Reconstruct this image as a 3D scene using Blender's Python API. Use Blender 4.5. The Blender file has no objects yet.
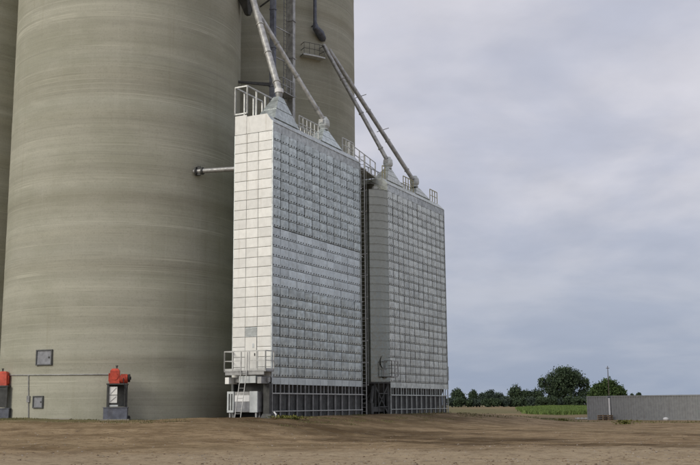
import bpy, math, random
import numpy as np
from mathutils import Vector, Matrix
PI = math.pi
rad = math.radians
scene = bpy.context.scene
C = scene.collection
random.seed(7)

# ------------------------------------------------------------------ camera
FPX, PITCH, ROLL, CAMH = 995.0, rad(9.87), rad(-0.45), 1.6
cam_data = bpy.data.cameras.new('camera')
cam = bpy.data.objects.new('camera', cam_data)
C.objects.link(cam)
cam_data.sensor_fit = 'HORIZONTAL'
cam_data.sensor_width = 36.0
cam_data.lens = 36.0 * FPX / 700.0
cam_data.clip_start = 0.2
cam_data.clip_end = 9000
CM = Matrix.Rotation(PI / 2 + PITCH, 4, 'X') @ Matrix.Rotation(ROLL, 4, 'Z')
cam.matrix_world = Matrix.Translation((0, 0, CAMH)) @ CM
scene.camera = cam

# ------------------------------------------------------------------ exposure
vs = scene.view_settings
vs.view_transform = 'Standard'
vs.look = 'None'
vs.exposure = 0.0
vs.gamma = 1.0
vs.use_curve_mapping = False
scene.cycles.max_bounces = 6

# ------------------------------------------------------------------ world: overcast deck over a clear-sky base
SUN_H, SUN_E = rad(226), rad(27)
world = bpy.data.worlds.new('World')
scene.world = world
world.use_nodes = True
wn, wl = world.node_tree.nodes, world.node_tree.links
wn.clear()
def wnode(t, **k):
    n = wn.new(t)
    for a, b in k.items():
        setattr(n, a, b)
    return n
def wmath(op, a, b=None, clamp=False):
    n = wnode('ShaderNodeMath', operation=op, use_clamp=clamp)
    for i, v in enumerate((a, b)):
        if v is None: continue
        if isinstance(v, (int, float)): n.inputs[i].default_value = v
        else: wl.new(v, n.inputs[i])
    return n.outputs[0]
def wmix(f, a, b, blend='MIX'):
    n = wnode('ShaderNodeMix', data_type='RGBA', blend_type=blend)
    for s, v in ((n.inputs[0], f), (n.inputs[6], a), (n.inputs[7], b)):
        if isinstance(v, (int, float)): s.default_value = v
        elif isinstance(v, tuple): s.default_value = (*v, 1)
        else: wl.new(v, s)
    return n.outputs[2]
sky = wnode('ShaderNodeTexSky', sky_type='NISHITA', sun_disc=False)
sky.sun_elevation, sky.sun_rotation = SUN_E, SUN_H
sky.dust_density, sky.air_density = 3.0, 1.2
skyc = wmix(1.0, sky.outputs[0], (0.075, 0.075, 0.075), 'MULTIPLY')
tc = wnode('ShaderNodeTexCoord')
sep = wnode('ShaderNodeSeparateXYZ')
wl.new(tc.outputs['Generated'], sep.inputs[0])
zc = wmath('MAXIMUM', sep.outputs[2], 0.0)
den = wmath('ADD', zc, 0.22)
cmb = wnode('ShaderNodeCombineXYZ')
wl.new(wmath('DIVIDE', sep.outputs[0], den), cmb.inputs[0])
wl.new(wmath('DIVIDE', sep.outputs[1], den), cmb.inputs[1])
n1 = wnode('ShaderNodeTexNoise'); n1.inputs['Scale'].default_value = 1.9; n1.inputs['Detail'].default_value = 7; n1.inputs['Roughness'].default_value = .52; n1.inputs['Distortion'].default_value = .25
wl.new(cmb.outputs[0], n1.inputs['Vector'])
r1 = wnode('ShaderNodeMapRange', interpolation_type='SMOOTHSTEP'); r1.inputs[1].default_value = .36; r1.inputs[2].default_value = .66
wl.new(n1.outputs[0], r1.inputs[0])
n2 = wnode('ShaderNodeTexNoise'); n2.inputs['Scale'].default_value = 6.0; n2.inputs['Detail'].default_value = 6
wl.new(cmb.outputs[0], n2.inputs['Vector'])
cl = wmix(r1.outputs[0], (.525, .545, .645), (.69, .682, .745))
r2 = wnode('ShaderNodeMapRange'); r2.inputs[1].default_value = .3; r2.inputs[2].default_value = .7; r2.inputs[3].default_value = .95; r2.inputs[4].default_value = 1.05
wl.new(n2.outputs[0], r2.inputs[0])
vv = wnode('ShaderNodeCombineColor')
for i in range(3): wl.new(r2.outputs[0], vv.inputs[i])
cl = wmix(1.0, cl, vv.outputs[0], 'MULTIPLY')
ramp = wnode('ShaderNodeMapRange', interpolation_type='SMOOTHSTEP'); ramp.inputs[1].default_value = -.05; ramp.inputs[2].default_value = .27
wl.new(sep.outputs[2], ramp.inputs[0])
hz = wmix(r1.outputs[0], (.31, .375, .50), (.36, .42, .535))
cl = wmix(ramp.outputs[0], hz, cl)
fin = wmix(.93, skyc, cl)
bg = wnode('ShaderNodeBackground'); bg.inputs[1].default_value = 1.0
wl.new(fin, bg.inputs[0])
wo = wnode('ShaderNodeOutputWorld')
wl.new(bg.outputs[0], wo.inputs[0])

# ------------------------------------------------------------------ sun (veiled by the overcast)
sd = bpy.data.lights.new('sun', 'SUN')
sd.energy, sd.angle, sd.color = 1.75, rad(25), (1.0, .955, .86)
so = bpy.data.objects.new('sun', sd)
C.objects.link(so)
sv = Vector((math.sin(SUN_H) * math.cos(SUN_E), math.cos(SUN_H) * math.cos(SUN_E), math.sin(SUN_E)))
so.rotation_euler = sv.to_track_quat('Z', 'Y').to_euler()
so.location = (-30, -30, 60)

# ------------------------------------------------------------------ pixel -> direction helpers (photo pixels 700 x 465)
CAMP = Vector((0, 0, CAMH))
def ray(x, y):
    return (CM.to_3x3() @ Vector(((x - 350) / FPX, -(y - 232.5) / FPX, -1))).normalized()
AX = rad(26.7)
U = Vector((math.sin(AX), math.cos(AX), 0))          # along the dryers
N = Vector((-math.cos(AX), math.sin(AX), 0))         # from the dryers to the silos
YAW = PI / 2 - AX
d0 = ray(271, 400)
P0 = Vector((d0.x * 62 / d0.y, 62, 0))               # near corner of the first dryer
def W(t, n, z): return P0 + U * t + N * n + Vector((0, 0, z))
def TN(P): return (P - P0).dot(U), (P - P0).dot(N)
def PT(x, y, n):                                     # point of a pixel on the vertical plane at depth n
    d = ray(x, y); return CAMP + d * (((W(0, n, 0) - CAMP).dot(N)) / d.dot(N))
S1 = Vector((-16.074, 70.183, 0)); SR = 8.05
S2 = S1 + U * 19.0
S3 = S1 + N * 18.0
def CY(x, y, S=S1, R=SR):                            # point of a pixel on a silo wall
    d = ray(x, y); a = d.x ** 2 + d.y ** 2; b = -(d.x * S.x + d.y * S.y); c = S.x ** 2 + S.y ** 2 - R * R
    return CAMP + d * ((-b - math.sqrt(b * b - a * c)) / a)
def GR(x, y, z=0.0):
    d = ray(x, y); return CAMP + d * ((z - CAMH) / d.z)

# ------------------------------------------------------------------ materials
def new_mat(name):
    m = bpy.data.materials.new(name); m.use_nodes = True
    nt = m.node_tree; b = nt.nodes['Principled BSDF']
    return m, nt, b
def mixn(nt, f, a, b, blend='MIX'):
    n = nt.nodes.new('ShaderNodeMix'); n.data_type = 'RGBA'; n.blend_type = blend
    for s, v in ((n.inputs[0], f), (n.inputs[6], a), (n.inputs[7], b)):
        if isinstance(v, (int, float)): s.default_value = v
        elif isinstance(v, tuple): s.default_value = (*v[:3], 1)
        else: nt.links.new(v, s)
    return n.outputs[2]
def noise(nt, vec, scale, detail=5, rough=.55, out=0):
    n = nt.nodes.new('ShaderNodeTexNoise')
    n.inputs['Scale'].default_value = scale; n.inputs['Detail'].default_value = detail; n.inputs['Roughness'].default_value = rough
    if vec is not None: nt.links.new(vec, n.inputs['Vector'])
    return n.outputs[out]
def mapr(nt, v, a, b, c=0., d=1.):
    n = nt.nodes.new('ShaderNodeMapRange'); n.interpolation_type = 'SMOOTHSTEP'
    for i, q in enumerate((a, b, c, d)): n.inputs[i + 1].default_value = q
    nt.links.new(v, n.inputs[0]); return n.outputs[0]
def mapping(nt, scale, coord='Object'):
    t = nt.nodes.new('ShaderNodeTexCoord'); m = nt.nodes.new('ShaderNodeMapping')
    m.inputs['Scale'].default_value = scale
    nt.links.new(t.outputs[coord], m.inputs['Vector']); return m.outputs[0]
def wpos(nt, scale=(1, 1, 1)):
    g = nt.nodes.new('ShaderNodeNewGeometry'); m = nt.nodes.new('ShaderNodeMapping')
    m.inputs['Scale'].default_value = scale
    nt.links.new(g.outputs['Position'], m.inputs['Vector']); return m.outputs[0]
def bump(nt, b, h, strength=.3, dist=.02):
    n = nt.nodes.new('ShaderNodeBump'); n.inputs['Strength'].default_value = strength; n.inputs['Distance'].default_value = dist
    nt.links.new(h, n.inputs['Height']); nt.links.new(n.outputs[0], b.inputs['Normal'])

def metal(name, col, rough=.42, met=.75, vary=.22, dirt=(.16, .13, .09), dirt_amt=.35, objvar=.16, bmp=.12):
    m, nt, b = new_mat(name)
    p = wpos(nt, (1, 1, 1)); ps = wpos(nt, (2.2, 2.2, .22))
    a = noise(nt, p, 3.1, 4)
    lo = tuple(c * (1 - vary) for c in col); hi = tuple(min(1, c * (1 + vary)) for c in col)
    c = mixn(nt, mapr(nt, a, .3, .7), lo, hi)
    s = noise(nt, ps, 1.3, 5, .62)
    c = mixn(nt, mapr(nt, s, .55, .85, 0, dirt_amt), c, dirt)
    oi = nt.nodes.new('ShaderNodeObjectInfo')
    v = nt.nodes.new('ShaderNodeMapRange'); v.inputs[3].default_value = 1 - objvar; v.inputs[4].default_value = 1 + objvar * .6
    nt.links.new(oi.outputs['Random'], v.inputs[0])
    cc = nt.nodes.new('ShaderNodeCombineColor')
    for i in range(3): nt.links.new(v.outputs[0], cc.inputs[i])
    c = mixn(nt, 1.0, c, cc.outputs[0], 'MULTIPLY')
    nt.links.new(c, b.inputs['Base Color'])
    b.inputs['Metallic'].default_value = met
    nt.links.new(mapr(nt, noise(nt, p, 5, 3), .25, .75, rough - .08, rough + .14), b.inputs['Roughness'])
    if bmp: bump(nt, b, noise(nt, p, 1.7, 3), bmp, .03)
    return m

def paint(name, col, rough=.5, vary=.12, dirt=(.12, .1, .07), dirt_amt=.3, met=0., objvar=.06, scale=2.0):
    return metal(name, col, rough, met, vary, dirt, dirt_amt, objvar)

def concrete(name, col):
    m, nt, b = new_mat(name)
    K = lambda q: tuple(x * q for x in col)
    big = noise(nt, wpos(nt, (.16, .16, .22)), 1.0, 5, .6)
    lev = noise(nt, wpos(nt, (.012, .012, 1.0)), 1.25, 8, .72)            # level pour bands
    fine = noise(nt, wpos(nt, (.22, .22, 4.2)), 1.0, 8, .76)              # broken form lines
    patch = noise(nt, wpos(nt, (.5, .5, 1.1)), 1.0, 6, .65)
    strk = noise(nt, wpos(nt, (1.5, 1.5, .05)), 1.0, 6, .62)              # rain runs
    spk = noise(nt, wpos(nt), 9.0, 7, .75)
    c = mixn(nt, mapr(nt, lev, .36, .64), K(.91), K(1.08))
    c = mixn(nt, mapr(nt, big, .40, .66, 0, .55), c, (col[0] * .74, col[1] * .755, col[2] * .70))
    c = mixn(nt, mapr(nt, patch, .50, .72, 0, .35), c, (col[0] * .78, col[1] * .80, col[2] * .74))
    c = mixn(nt, mapr(nt, patch, .30, .46, .30, 0), c, K(1.2))
    c = mixn(nt, mapr(nt, fine, .54, .72, 0, .36), c, K(1.22))
    c = mixn(nt, mapr(nt, fine, .32, .46, .45, 0), c, K(.68))
    c = mixn(nt, mapr(nt, strk, .54, .76, 0, .26), c, (col[0] * 1.22, col[1] * 1.22, col[2] * 1.26))
    c = mixn(nt, mapr(nt, strk, .26, .44, .34, 0), c, (col[0] * .70, col[1] * .67, col[2] * .58))
    c = mixn(nt, mapr(nt, spk, .34, .50, .4, 0), c, K(.62))
    ln = noise(nt, wpos(nt, (.004, .004, 1.0)), 2.1, 3, .5)
    up = mapr(nt, ln, .488, .498); dn = mapr(nt, ln, .502, .512, 1., 0.)
    lm = nt.nodes.new('ShaderNodeMath'); lm.operation = 'MULTIPLY'; nt.links.new(up, lm.inputs[0]); nt.links.new(dn, lm.inputs[1])
    lk = nt.nodes.new('ShaderNodeMath'); lk.operation = 'MULTIPLY'; nt.links.new(lm.outputs[0], lk.inputs[0]); nt.links.new(mapr(nt, patch, .36, .58, .12, .75), lk.inputs[1])
    c = mixn(nt, lk.outputs[0], c, K(1.24))
    ln2 = noise(nt, wpos(nt, (.005, .005, 1.0)), 3.7, 3, .5)
    lm2 = nt.nodes.new('ShaderNodeMath'); lm2.operation = 'MULTIPLY'; nt.links.new(mapr(nt, ln2, .485, .497), lm2.inputs[0]); nt.links.new(mapr(nt, ln2, .503, .515, 1., 0.), lm2.inputs[1])
    lk2 = nt.nodes.new('ShaderNodeMath'); lk2.operation = 'MULTIPLY'; nt.links.new(lm2.outputs[0], lk2.inputs[0]); nt.links.new(mapr(nt, big, .40, .62, .1, .6), lk2.inputs[1])
    c = mixn(nt, lk2.outputs[0], c, K(.68))
    nt.links.new(c, b.inputs['Base Color'])
    b.inputs['Roughness'].default_value = .92
    b.inputs['Specular IOR Level'].default_value = .25
    bump(nt, b, mixn(nt, .5, fine, spk), .6, .03)
    return m

M = {}
M['concrete'] = concrete('silo_concrete', (.408, .398, .318))
M['pad'] = concrete('pad_concrete', (.33, .31, .26))
M['galv_a'] = metal('galvanised_blue_grey', (.565, .615, .60), .36, .6, .2, (.3, .28, .24), .3)
M['galv_b'] = metal('galvanised_mid_band', (.63, .675, .665), .36, .6, .08)
M['galv_c'] = metal('galvanised_weathered', (.63, .66, .62), .40, .5, .18, (.2, .16, .1), .45)
M['galv_end'] = metal('galvanised_curved_end', (.29, .285, .24), .15, 1.0, .03, (.4, .36, .28), .1, .05, 0.)
M['galv_trim'] = metal('galvanised_trim', (.52, .55, .54), .45, .5)
M['white'] = paint('white_panel_paint', (.86, .855, .80), .40, .05, (.40, .33, .22), .5, 0, .11)
M['door'] = paint('door_paint', (.83, .82, .76), .4, .03, (.3, .27, .2), .2)
M['lgrey'] = paint('light_grey_paint', (.56, .59, .58), .5, .1)
M['mgrey'] = metal('pipe_grey_steel', (.36, .36, .35), .5, .45, .2)
M['spout'] = metal('spout_galvanised', (.46, .455, .43), .45, .55, .25, (.2, .15, .09), .6)
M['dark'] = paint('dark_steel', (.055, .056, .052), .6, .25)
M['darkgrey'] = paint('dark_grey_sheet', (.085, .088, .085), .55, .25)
M['black'] = paint('black_rubber', (.018, .018, .018), .7, .3)
M['hole'] = paint('port_shadow', (.085, .088, .09), .8, .1)
M['rail'] = metal('rail_galvanised', (.52, .525, .50), .48, .4, .12)
M['yrail'] = paint('faded_yellow_paint', (.42, .38, .20), .55, .2)
M['bluesteel'] = metal('blue_grey_steel', (.14, .15, .18), .5, .4)
M['red'] = paint('red_enamel', (.52, .07, .035), .5, .28, (.16, .09, .06), .7, 0, .04)
M['hatchsteel'] = paint('hatch_steel', (.26, .265, .28), .55, .2)
M['container'] = paint('container_grey_paint', (.31, .318, .315), .55, .1, (.17, .13, .1), .5, 0, .05)
M['wood'] = paint('weathered_board', (.34, .24, .15), .8, .25)
M['pole'] = paint('creosote_pole', (.075, .06, .05), .85, .2)
M['bark'] = paint('bark', (.06, .048, .038), .9, .3)
M['whitebag'] = paint('white_plastic', (.8, .8, .78), .5, .04)

def leafmat(name, c1, c2):
    m, nt, b = new_mat(name)
    g = nt.nodes.new('ShaderNodeNewGeometry')
    n = noise(nt, wpos(nt), .35, 3)
    c = mixn(nt, g.outputs['Random Per Island'], c1, c2)
    c = mixn(nt, mapr(nt, n, .35, .65, 0, .5), c, tuple(x * .6 for x in c1))
    nt.links.new(c, b.inputs['Base Color'])
    b.inputs['Roughness'].default_value = .7
    b.inputs['Specular IOR Level'].default_value = .2
    return m
M['leaf_dark'] = leafmat('leaf_dark', (.045, .070, .040), (.085, .120, .060))
M['leaf_blue'] = leafmat('leaf_blue_green', (.055, .078, .062), (.09, .122, .088))
M['leaf_light'] = leafmat('leaf_light', (.050, .085, .028), (.09, .135, .042))
M['grass'] = leafmat('grass_blade', (.10, .105, .035), (.26, .23, .11))
M['crop'] = leafmat('green_crop', (.105, .165, .04), (.17, .23, .065))
M['weed'] = leafmat('weed_leaf', (.13, .15, .035), (.27, .25, .07))

def ground_mat():
    m, nt, b = new_mat('bare_dirt_yard')
    at = nt.nodes.new('ShaderNodeAttribute'); at.attribute_name = 'zone'
    sp = nt.nodes.new('ShaderNodeSeparateColor'); nt.links.new(at.outputs['Color'], sp.inputs[0])
    p = wpos(nt)
    a = noise(nt, wpos(nt, (.34, .46, 1)), 1.0, 9, .68)
    f = noise(nt, wpos(nt, (.85, .9, 1)), 2.4, 9, .78)
    g = noise(nt, p, 8, 8, .78)
    q = noise(nt, wpos(nt, (.05, .09, 1)), 1.0, 5, .6)
    c = mixn(nt, mapr(nt, a, .36, .64), (.190, .128, .066), (.37, .270, .155))
    c = mixn(nt, mapr(nt, q, .42, .7, 0, .5), c, (.26, .200, .110))
    dampf = nt.nodes.new('ShaderNodeMath'); dampf.operation = 'MULTIPLY'
    nt.links.new(sp.outputs[0], dampf.inputs[0]); nt.links.new(mapr(nt, a, .66, .40, .55, 1.0), dampf.inputs[1])
    c = mixn(nt, dampf.outputs[0], c, (.085, .054, .024))
    grf = nt.nodes.new('ShaderNodeMath'); grf.operation = 'MULTIPLY'
    nt.links.new(sp.outputs[2], grf.inputs[0]); nt.links.new(mapr(nt, a, .2, .6, .6, 1.0), grf.inputs[1])
    c = mixn(nt, grf.outputs[0], c, (.40, .312, .200))
    gsf = nt.nodes.new('ShaderNodeMath'); gsf.operation = 'MULTIPLY'
    nt.links.new(sp.outputs[1], gsf.inputs[0]); nt.links.new(mapr(nt, f, .3, .6, .5, 1.0), gsf.inputs[1])
    c = mixn(nt, gsf.outputs[0], c, (.115, .125, .045))
    c = mixn(nt, mapr(nt, f, .34, .52, .7, 0), c, (.11, .072, .036))
    c = mixn(nt, mapr(nt, f, .55, .72, 0, .55), c, (.42, .36, .28))
    c = mixn(nt, mapr(nt, g, .36, .48, .6, 0), c, (.10, .068, .036))
    nt.links.new(c, b.inputs['Base Color'])
    b.inputs['Roughness'].default_value = .95
    b.inputs['Specular IOR Level'].default_value = .15
    bump(nt, b, mixn(nt, .5, f, g), .9, .06)
    return m
M['ground'] = ground_mat()
def plain(name, col, col2, sc, rough=.9):
    m, nt, b = new_mat(name)
    c = mixn(nt, mapr(nt, noise(nt, wpos(nt), sc, 6, .65), .3, .7), col, col2)
    nt.links.new(c, b.inputs['Base Color']); b.inputs['Roughness'].default_value = rough
    b.inputs['Specular IOR Level'].default_value = .2
    return m
M['stone'] = plain('field_stone', (.16, .13, .10), (.42, .37, .31), 3.0)
M['clod'] = plain('dirt_clod', (.10, .07, .045), (.24, .175, .115), 3.0)
M['palegravel'] = plain('pale_gravel', (.30, .28, .24), (.44, .41, .36), 2.0)

# ------------------------------------------------------------------ mesh helpers
class MB:
    def __init__(s): s.v, s.f, s.m, s.cur = [], [], [], 0
    def mat(s, i): s.cur = i; return s
    def add(s, vs_, fs):
        o = len(s.v); s.v += [tuple(p) for p in vs_]
        for f in fs: s.f.append(tuple(i + o for i in f)); s.m.append(s.cur)
        return s
    def box(s, x0, x1, y0, y1, z0, z1, fn=None):
        vs_ = [(x, y, z) for z in (z0, z1) for y in (y0, y1) for x in (x0, x1)]
        if fn: vs_ = [fn(*p) for p in vs_]
        return s.add(vs_, [(0, 2, 3, 1), (4, 5, 7, 6), (0, 1, 5, 4), (1, 3, 7, 5), (3, 2, 6, 7), (2, 0, 4, 6)])
    def frus(s, b, t, z0, z1, fn=None):                # b, t = (x0,x1,y0,y1) rectangles
        vs_ = [(x, y, z0) for x, y in ((b[0], b[2]), (b[1], b[2]), (b[1], b[3]), (b[0], b[3]))] + [(x, y, z1) for x, y in ((t[0], t[2]), (t[1], t[2]), (t[1], t[3]), (t[0], t[3]))]
        if fn: vs_ = [fn(*p) for p in vs_]
        return s.add(vs_, [(3, 2, 1, 0), (4, 5, 6, 7), (0, 1, 5, 4), (1, 2, 6, 5), (2, 3, 7, 6), (3, 0, 4, 7)])
    def beam(s, a, b, w, h=None):
        a, b = Vector(a), Vector(b); h = h or w
        d = (b - a).normalized(); up = Vector((0, 0, 1)) if abs(d.z) < .95 else Vector((0, 1, 0))
        x = d.cross(up).normalized() * w / 2; y = x.cross(d).normalized() * h / 2
        vs_ = [p + sx * x + sy * y for p in (a, b) for sx, sy in ((-1, -1), (1, -1), (1, 1), (-1, 1))]
        return s.add(vs_, [(3, 2, 1, 0), (4, 5, 6, 7), (0, 1, 5, 4), (1, 2, 6, 5), (2, 3, 7, 6), (3, 0, 4, 7)])
    def tube(s, pts, r, k=8, cap=True):
        pts = [Vector(p) for p in pts]; rs = r if isinstance(r, (list, tuple)) else [r] * len(pts)
        rings = []; x = None
        for i, p in enumerate(pts):
            d = (pts[min(i + 1, len(pts) - 1)] - pts[max(i - 1, 0)]).normalized()
            if x is None:
                x = d.cross(Vector((0, 0, 1)) if abs(d.z) < .95 else Vector((0, 1, 0))).normalized()
            else:
                x = (x - d * x.dot(d)).normalized()
            y = d.cross(x)
            rings.append([p + (x * math.cos(a) + y * math.sin(a)) * rs[i] for a in [2 * PI * j / k for j in range(k)]])
        fs = []
        for i in range(len(pts) - 1):
            for j in range(k):
                fs.append((i * k + j, i * k + (j + 1) % k, (i + 1) * k + (j + 1) % k, (i + 1) * k + j))
        if cap:
            fs.append(tuple(range(k - 1, -1, -1))); e = (len(pts) - 1) * k; fs.append(tuple(range(e, e + k)))
        return s.add([q for rr in rings for q in rr], fs)
    def lathe(s, prof, c=(0, 0, 0), k=24, a0=0, a1=2 * PI, cap=True):
        full = abs(a1 - a0 - 2 * PI) < 1e-6; kk = k if full else k + 1
        vs_ = [(c[0] + r * math.cos(a0 + (a1 - a0) * j / k), c[1] + r * math.sin(a0 + (a1 - a0) * j / k), c[2] + z) for r, z in prof for j in range(kk)]
        fs = []
        for i in range(len(prof) - 1):
            for j in range(k):
                j2 = (j + 1) % kk
                fs.append((i * kk + j, i * kk + j2, (i + 1) * kk + j2, (i + 1) * kk + j))
        if cap:
            fs.append(tuple(range(kk - 1, -1, -1))); e = (len(prof) - 1) * kk; fs.append(tuple(range(e, e + kk)))
        return s.add(vs_, fs)
    def mesh(s, name, mats, off=(0, 0, 0), smooth=False):
        me = bpy.data.meshes.new(name)
        me.from_pydata([(p[0] - off[0], p[1] - off[1], p[2] - off[2]) for p in s.v], [], s.f)
        for q in (mats if isinstance(mats, (list, tuple)) else [mats]): me.materials.append(M[q])
        me.polygons.foreach_set('material_index', s.m)
        if smooth:
            me.polygons.foreach_set('use_smooth', [True] * len(me.polygons))
            me.set_sharp_from_angle(angle=rad(40))
        me.update(); return me
    def build(s, name, mats, parent=None, smooth=False, loc=None):
        if parent is None:                              # a thing of one mesh: origin at its base
            xs, ys, zs = zip(*s.v)
            off = ((min(xs) + max(xs)) / 2, (min(ys) + max(ys)) / 2, min(zs)); loc = off
        else:
            off = tuple(parent.get('_o', (0, 0, 0)))
        o = bpy.data.objects.new(name, s.mesh(name, mats, off, smooth)); C.objects.link(o)
        if loc: o.location = loc
        if parent is not None: o.parent = parent
        return o

OFFS = {}
def tag(o, label, cat, group=None):
    o['label'] = label; o['category'] = cat
    if group: o['group'] = group
    return o
def thing(name, label, cat, loc=(0, 0, 0), rz=0, group=None, world_parts=False):
    o = bpy.data.objects.new(name, None); C.objects.link(o)
    o.empty_display_size = .3; o.location = loc; o.rotation_euler = (0, 0, rz)
    if world_parts: OFFS[o.name] = tuple(loc)
    return tag(o, label, cat, group)
def part(mb, name, mats, parent, smooth=False):         # mesh part of a thing; world-coordinate parts are shifted to the thing's origin
    off = OFFS.get(parent.name, (0, 0, 0))
    o = bpy.data.objects.new(name, mb.mesh(name, mats, off, smooth)); C.objects.link(o)
    o.parent = parent; OFFS[o.name] = off
    return o
def inst(name, me, parent, loc=(0, 0, 0), rz=0):
    o = bpy.data.objects.new(name, me); C.objects.link(o); o.parent = parent; o.location = loc; o.rotation_euler = (0, 0, rz)
    return o
def copy_tree(o, parent=None):
    c = o.copy(); C.objects.link(c); c.parent = parent
    for ch in [q for q in o.children]: copy_tree(ch, c)
    return c
def structure(o): o['kind'] = 'structure'; return o
def stuff(o, label=None, cat=None):
    o['kind'] = 'stuff'
    if label: o['label'] = label; o['category'] = cat
    return o

# ------------------------------------------------------------------ ground
def hash2(ix, iy, s):
    v = np.sin(ix * 127.1 + iy * 311.7 + s * 74.7) * 43758.5453
    return v - np.floor(v)
def vnoise(x, y, s=0):
    ix, iy = np.floor(x), np.floor(y); fx, fy = x - ix, y - iy
    fx = fx * fx * (3 - 2 * fx); fy = fy * fy * (3 - 2 * fy)
    a, b, c, d = hash2(ix, iy, s), hash2(ix + 1, iy, s), hash2(ix, iy + 1, s), hash2(ix + 1, iy + 1, s)
    return (a * (1 - fx) + b * fx) * (1 - fy) + (c * (1 - fx) + d * fx) * fy
def fbm(x, y, s=0, o=4):
    r = 0; am = .5; t = 0
    for i in range(o):
        r = r + am * vnoise(x * 2 ** i, y * 2 ** i, s + i * 13); t += am; am *= .5
    return r / t
def ss(v, a, b):
    t = np.clip((v - a) / (b - a), 0, 1); return t * t * (3 - 2 * t)
TRACKS = [  # (points, half width, damp, depth)
    ([GR(-60, 430), GR(60, 430), GR(150, 431), GR(240, 434), GR(330, 437), GR(420, 438), GR(520, 441)], 1.5, 1.0, .05),
    ([GR(230, 428), GR(262, 432), GR(300, 435), GR(360, 436), GR(440, 434)], 1.5, .9, .04),
    ([GR(330, 441), GR(420, 443), GR(520, 444), GR(600, 446), GR(680, 447), GR(790, 449)], 1.1, 1.0, .05),
    ([GR(380, 452), GR(460, 450.5), GR(560, 452), GR(660, 450), GR(790, 453)], .55, .8, .04),
    ([GR(-60, 424), GR(60, 425), GR(150, 426), GR(220, 424)], .9, .6, .03),
    ([GR(420, 429), GR(520, 431), GR(620, 432), GR(790, 436)], .9, .55, .03),
    ([GR(-60, 447), GR(140, 452), GR(300, 455), GR(480, 458), GR(760, 462)], .5, .45, .03)]
def seg_dist(x, y, pts):
    best = np.full(x.shape, 1e9)
    for a, b in zip(pts[:-1], pts[1:]):
        ax, ay, bx, by = a.x, a.y, b.x, b.y
        L = (bx - ax) ** 2 + (by - ay) ** 2
        t = np.clip(((x - ax) * (bx - ax) + (y - ay) * (by - ay)) / L, 0, 1)
        best = np.minimum(best, np.hypot(x - ax - t * (bx - ax), y - ay - t * (by - ay)))
    return best
def tn(x, y):
    dx, dy = x - P0.x, y - P0.y
    return dx * U.x + dy * U.y, dx * N.x + dy * N.y
def height(x, y, detail=True):
    x = np.asarray(x, float); y = np.asarray(y, float)
    r = np.hypot(x, y); t, n = tn(x, y)
    h = .85 * ss(r, 150, 330)
    plat = ss(y, 36, 57) * ss(n, -11, -1.5) * ss(-t, -46, -33)
    h = np.maximum(h, .80 * plat)
    h = h + .13 * ss(x, -14, -22) * plat * 0 + .17 * ss(-x, 14, 21) * ss(y, 50, 60) * ss(-y, -110, -80)
    h = h + .14 * ss(t, -8, -2.5) * ss(-t, -33, -29) * ss(n, -4, -.8) * ss(-n, -6, -3.2)
    h = h - .12 * ss(x, 10, 22) * ss(-r, -150, -120)
    w = ss(-r, -140, -60)
    if detail:
        near = 1 - .85 * ss(n, -1.2, .3) * ss(t, -3, -1) * ss(-t, -33, -31)
        h = h + w * near * (.13 * (fbm(x / 6, y / 6, 3) - .5) + .10 * (fbm(x / 1.7, y / 1.7, 5) - .5) + .055 * (fbm(x / .45, y / .45, 8, 3) - .5))
        for pts, hw, damp, dep in TRACKS:
            d = seg_dist(x + 1.2 * (fbm(x / 5, y / 5, 21) - .5), y + 2.2 * (fbm(x / 7, y / 7, 22) - .5), pts)
            h = h - dep * (np.exp(-((d - hw * .55) / .28) ** 2)) + dep * .6 * np.exp(-((d - hw * 1.2) / .25) ** 2)
    return h
def H1(x, y): return float(height(np.array([x]), np.array([y]))[0])

ang = np.concatenate([np.linspace(-180, -27, 40)[:-1], np.linspace(-27, 27, 380), np.linspace(27, 180, 40)[1:-1]])
rr = np.concatenate([[.5, 4, 9, 14, 18], 20 * (150 / 20) ** np.linspace(0, 1, 300), [165, 185, 210, 240, 280, 330, 400, 500, 700, 1000, 1500, 2200, 3500]])
AA, RR = np.meshgrid(np.radians(ang), rr)
gx, gy = RR * np.sin(AA), RR * np.cos(AA)
gh = height(gx, gy)
na, nr = len(ang), len(rr)
idx = np.arange(na * nr).reshape(nr, na)
i2 = np.roll(idx, -1, axis=1)
quads = np.stack([idx[:-1], i2[:-1], i2[1:], idx[1:]], -1).reshape(-1, 4)[:, ::-1]
me = bpy.data.meshes.new('ground')
verts = np.stack([gx, gy, gh], -1).reshape(-1, 3)
me.from_pydata(verts.tolist(), [], quads.tolist() + [idx[0].tolist()[::-1]])
me.polygons.foreach_set('use_smooth', [True] * len(me.polygons))
damp = np.zeros_like(gx)
wx = gx + 3.0 * (fbm(gx / 3, gy / 3, 31) - .5); wy = gy + 8.0 * (fbm(gx / 4.5, gy / 6, 32, 5) - .5)
for pts, hw, dm, dep in TRACKS:
    damp = np.maximum(damp, dm * ss(-seg_dist(wx, wy, pts), -hw * 2.6, -hw * .5))
gt, gn = tn(gx, gy)
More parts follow.
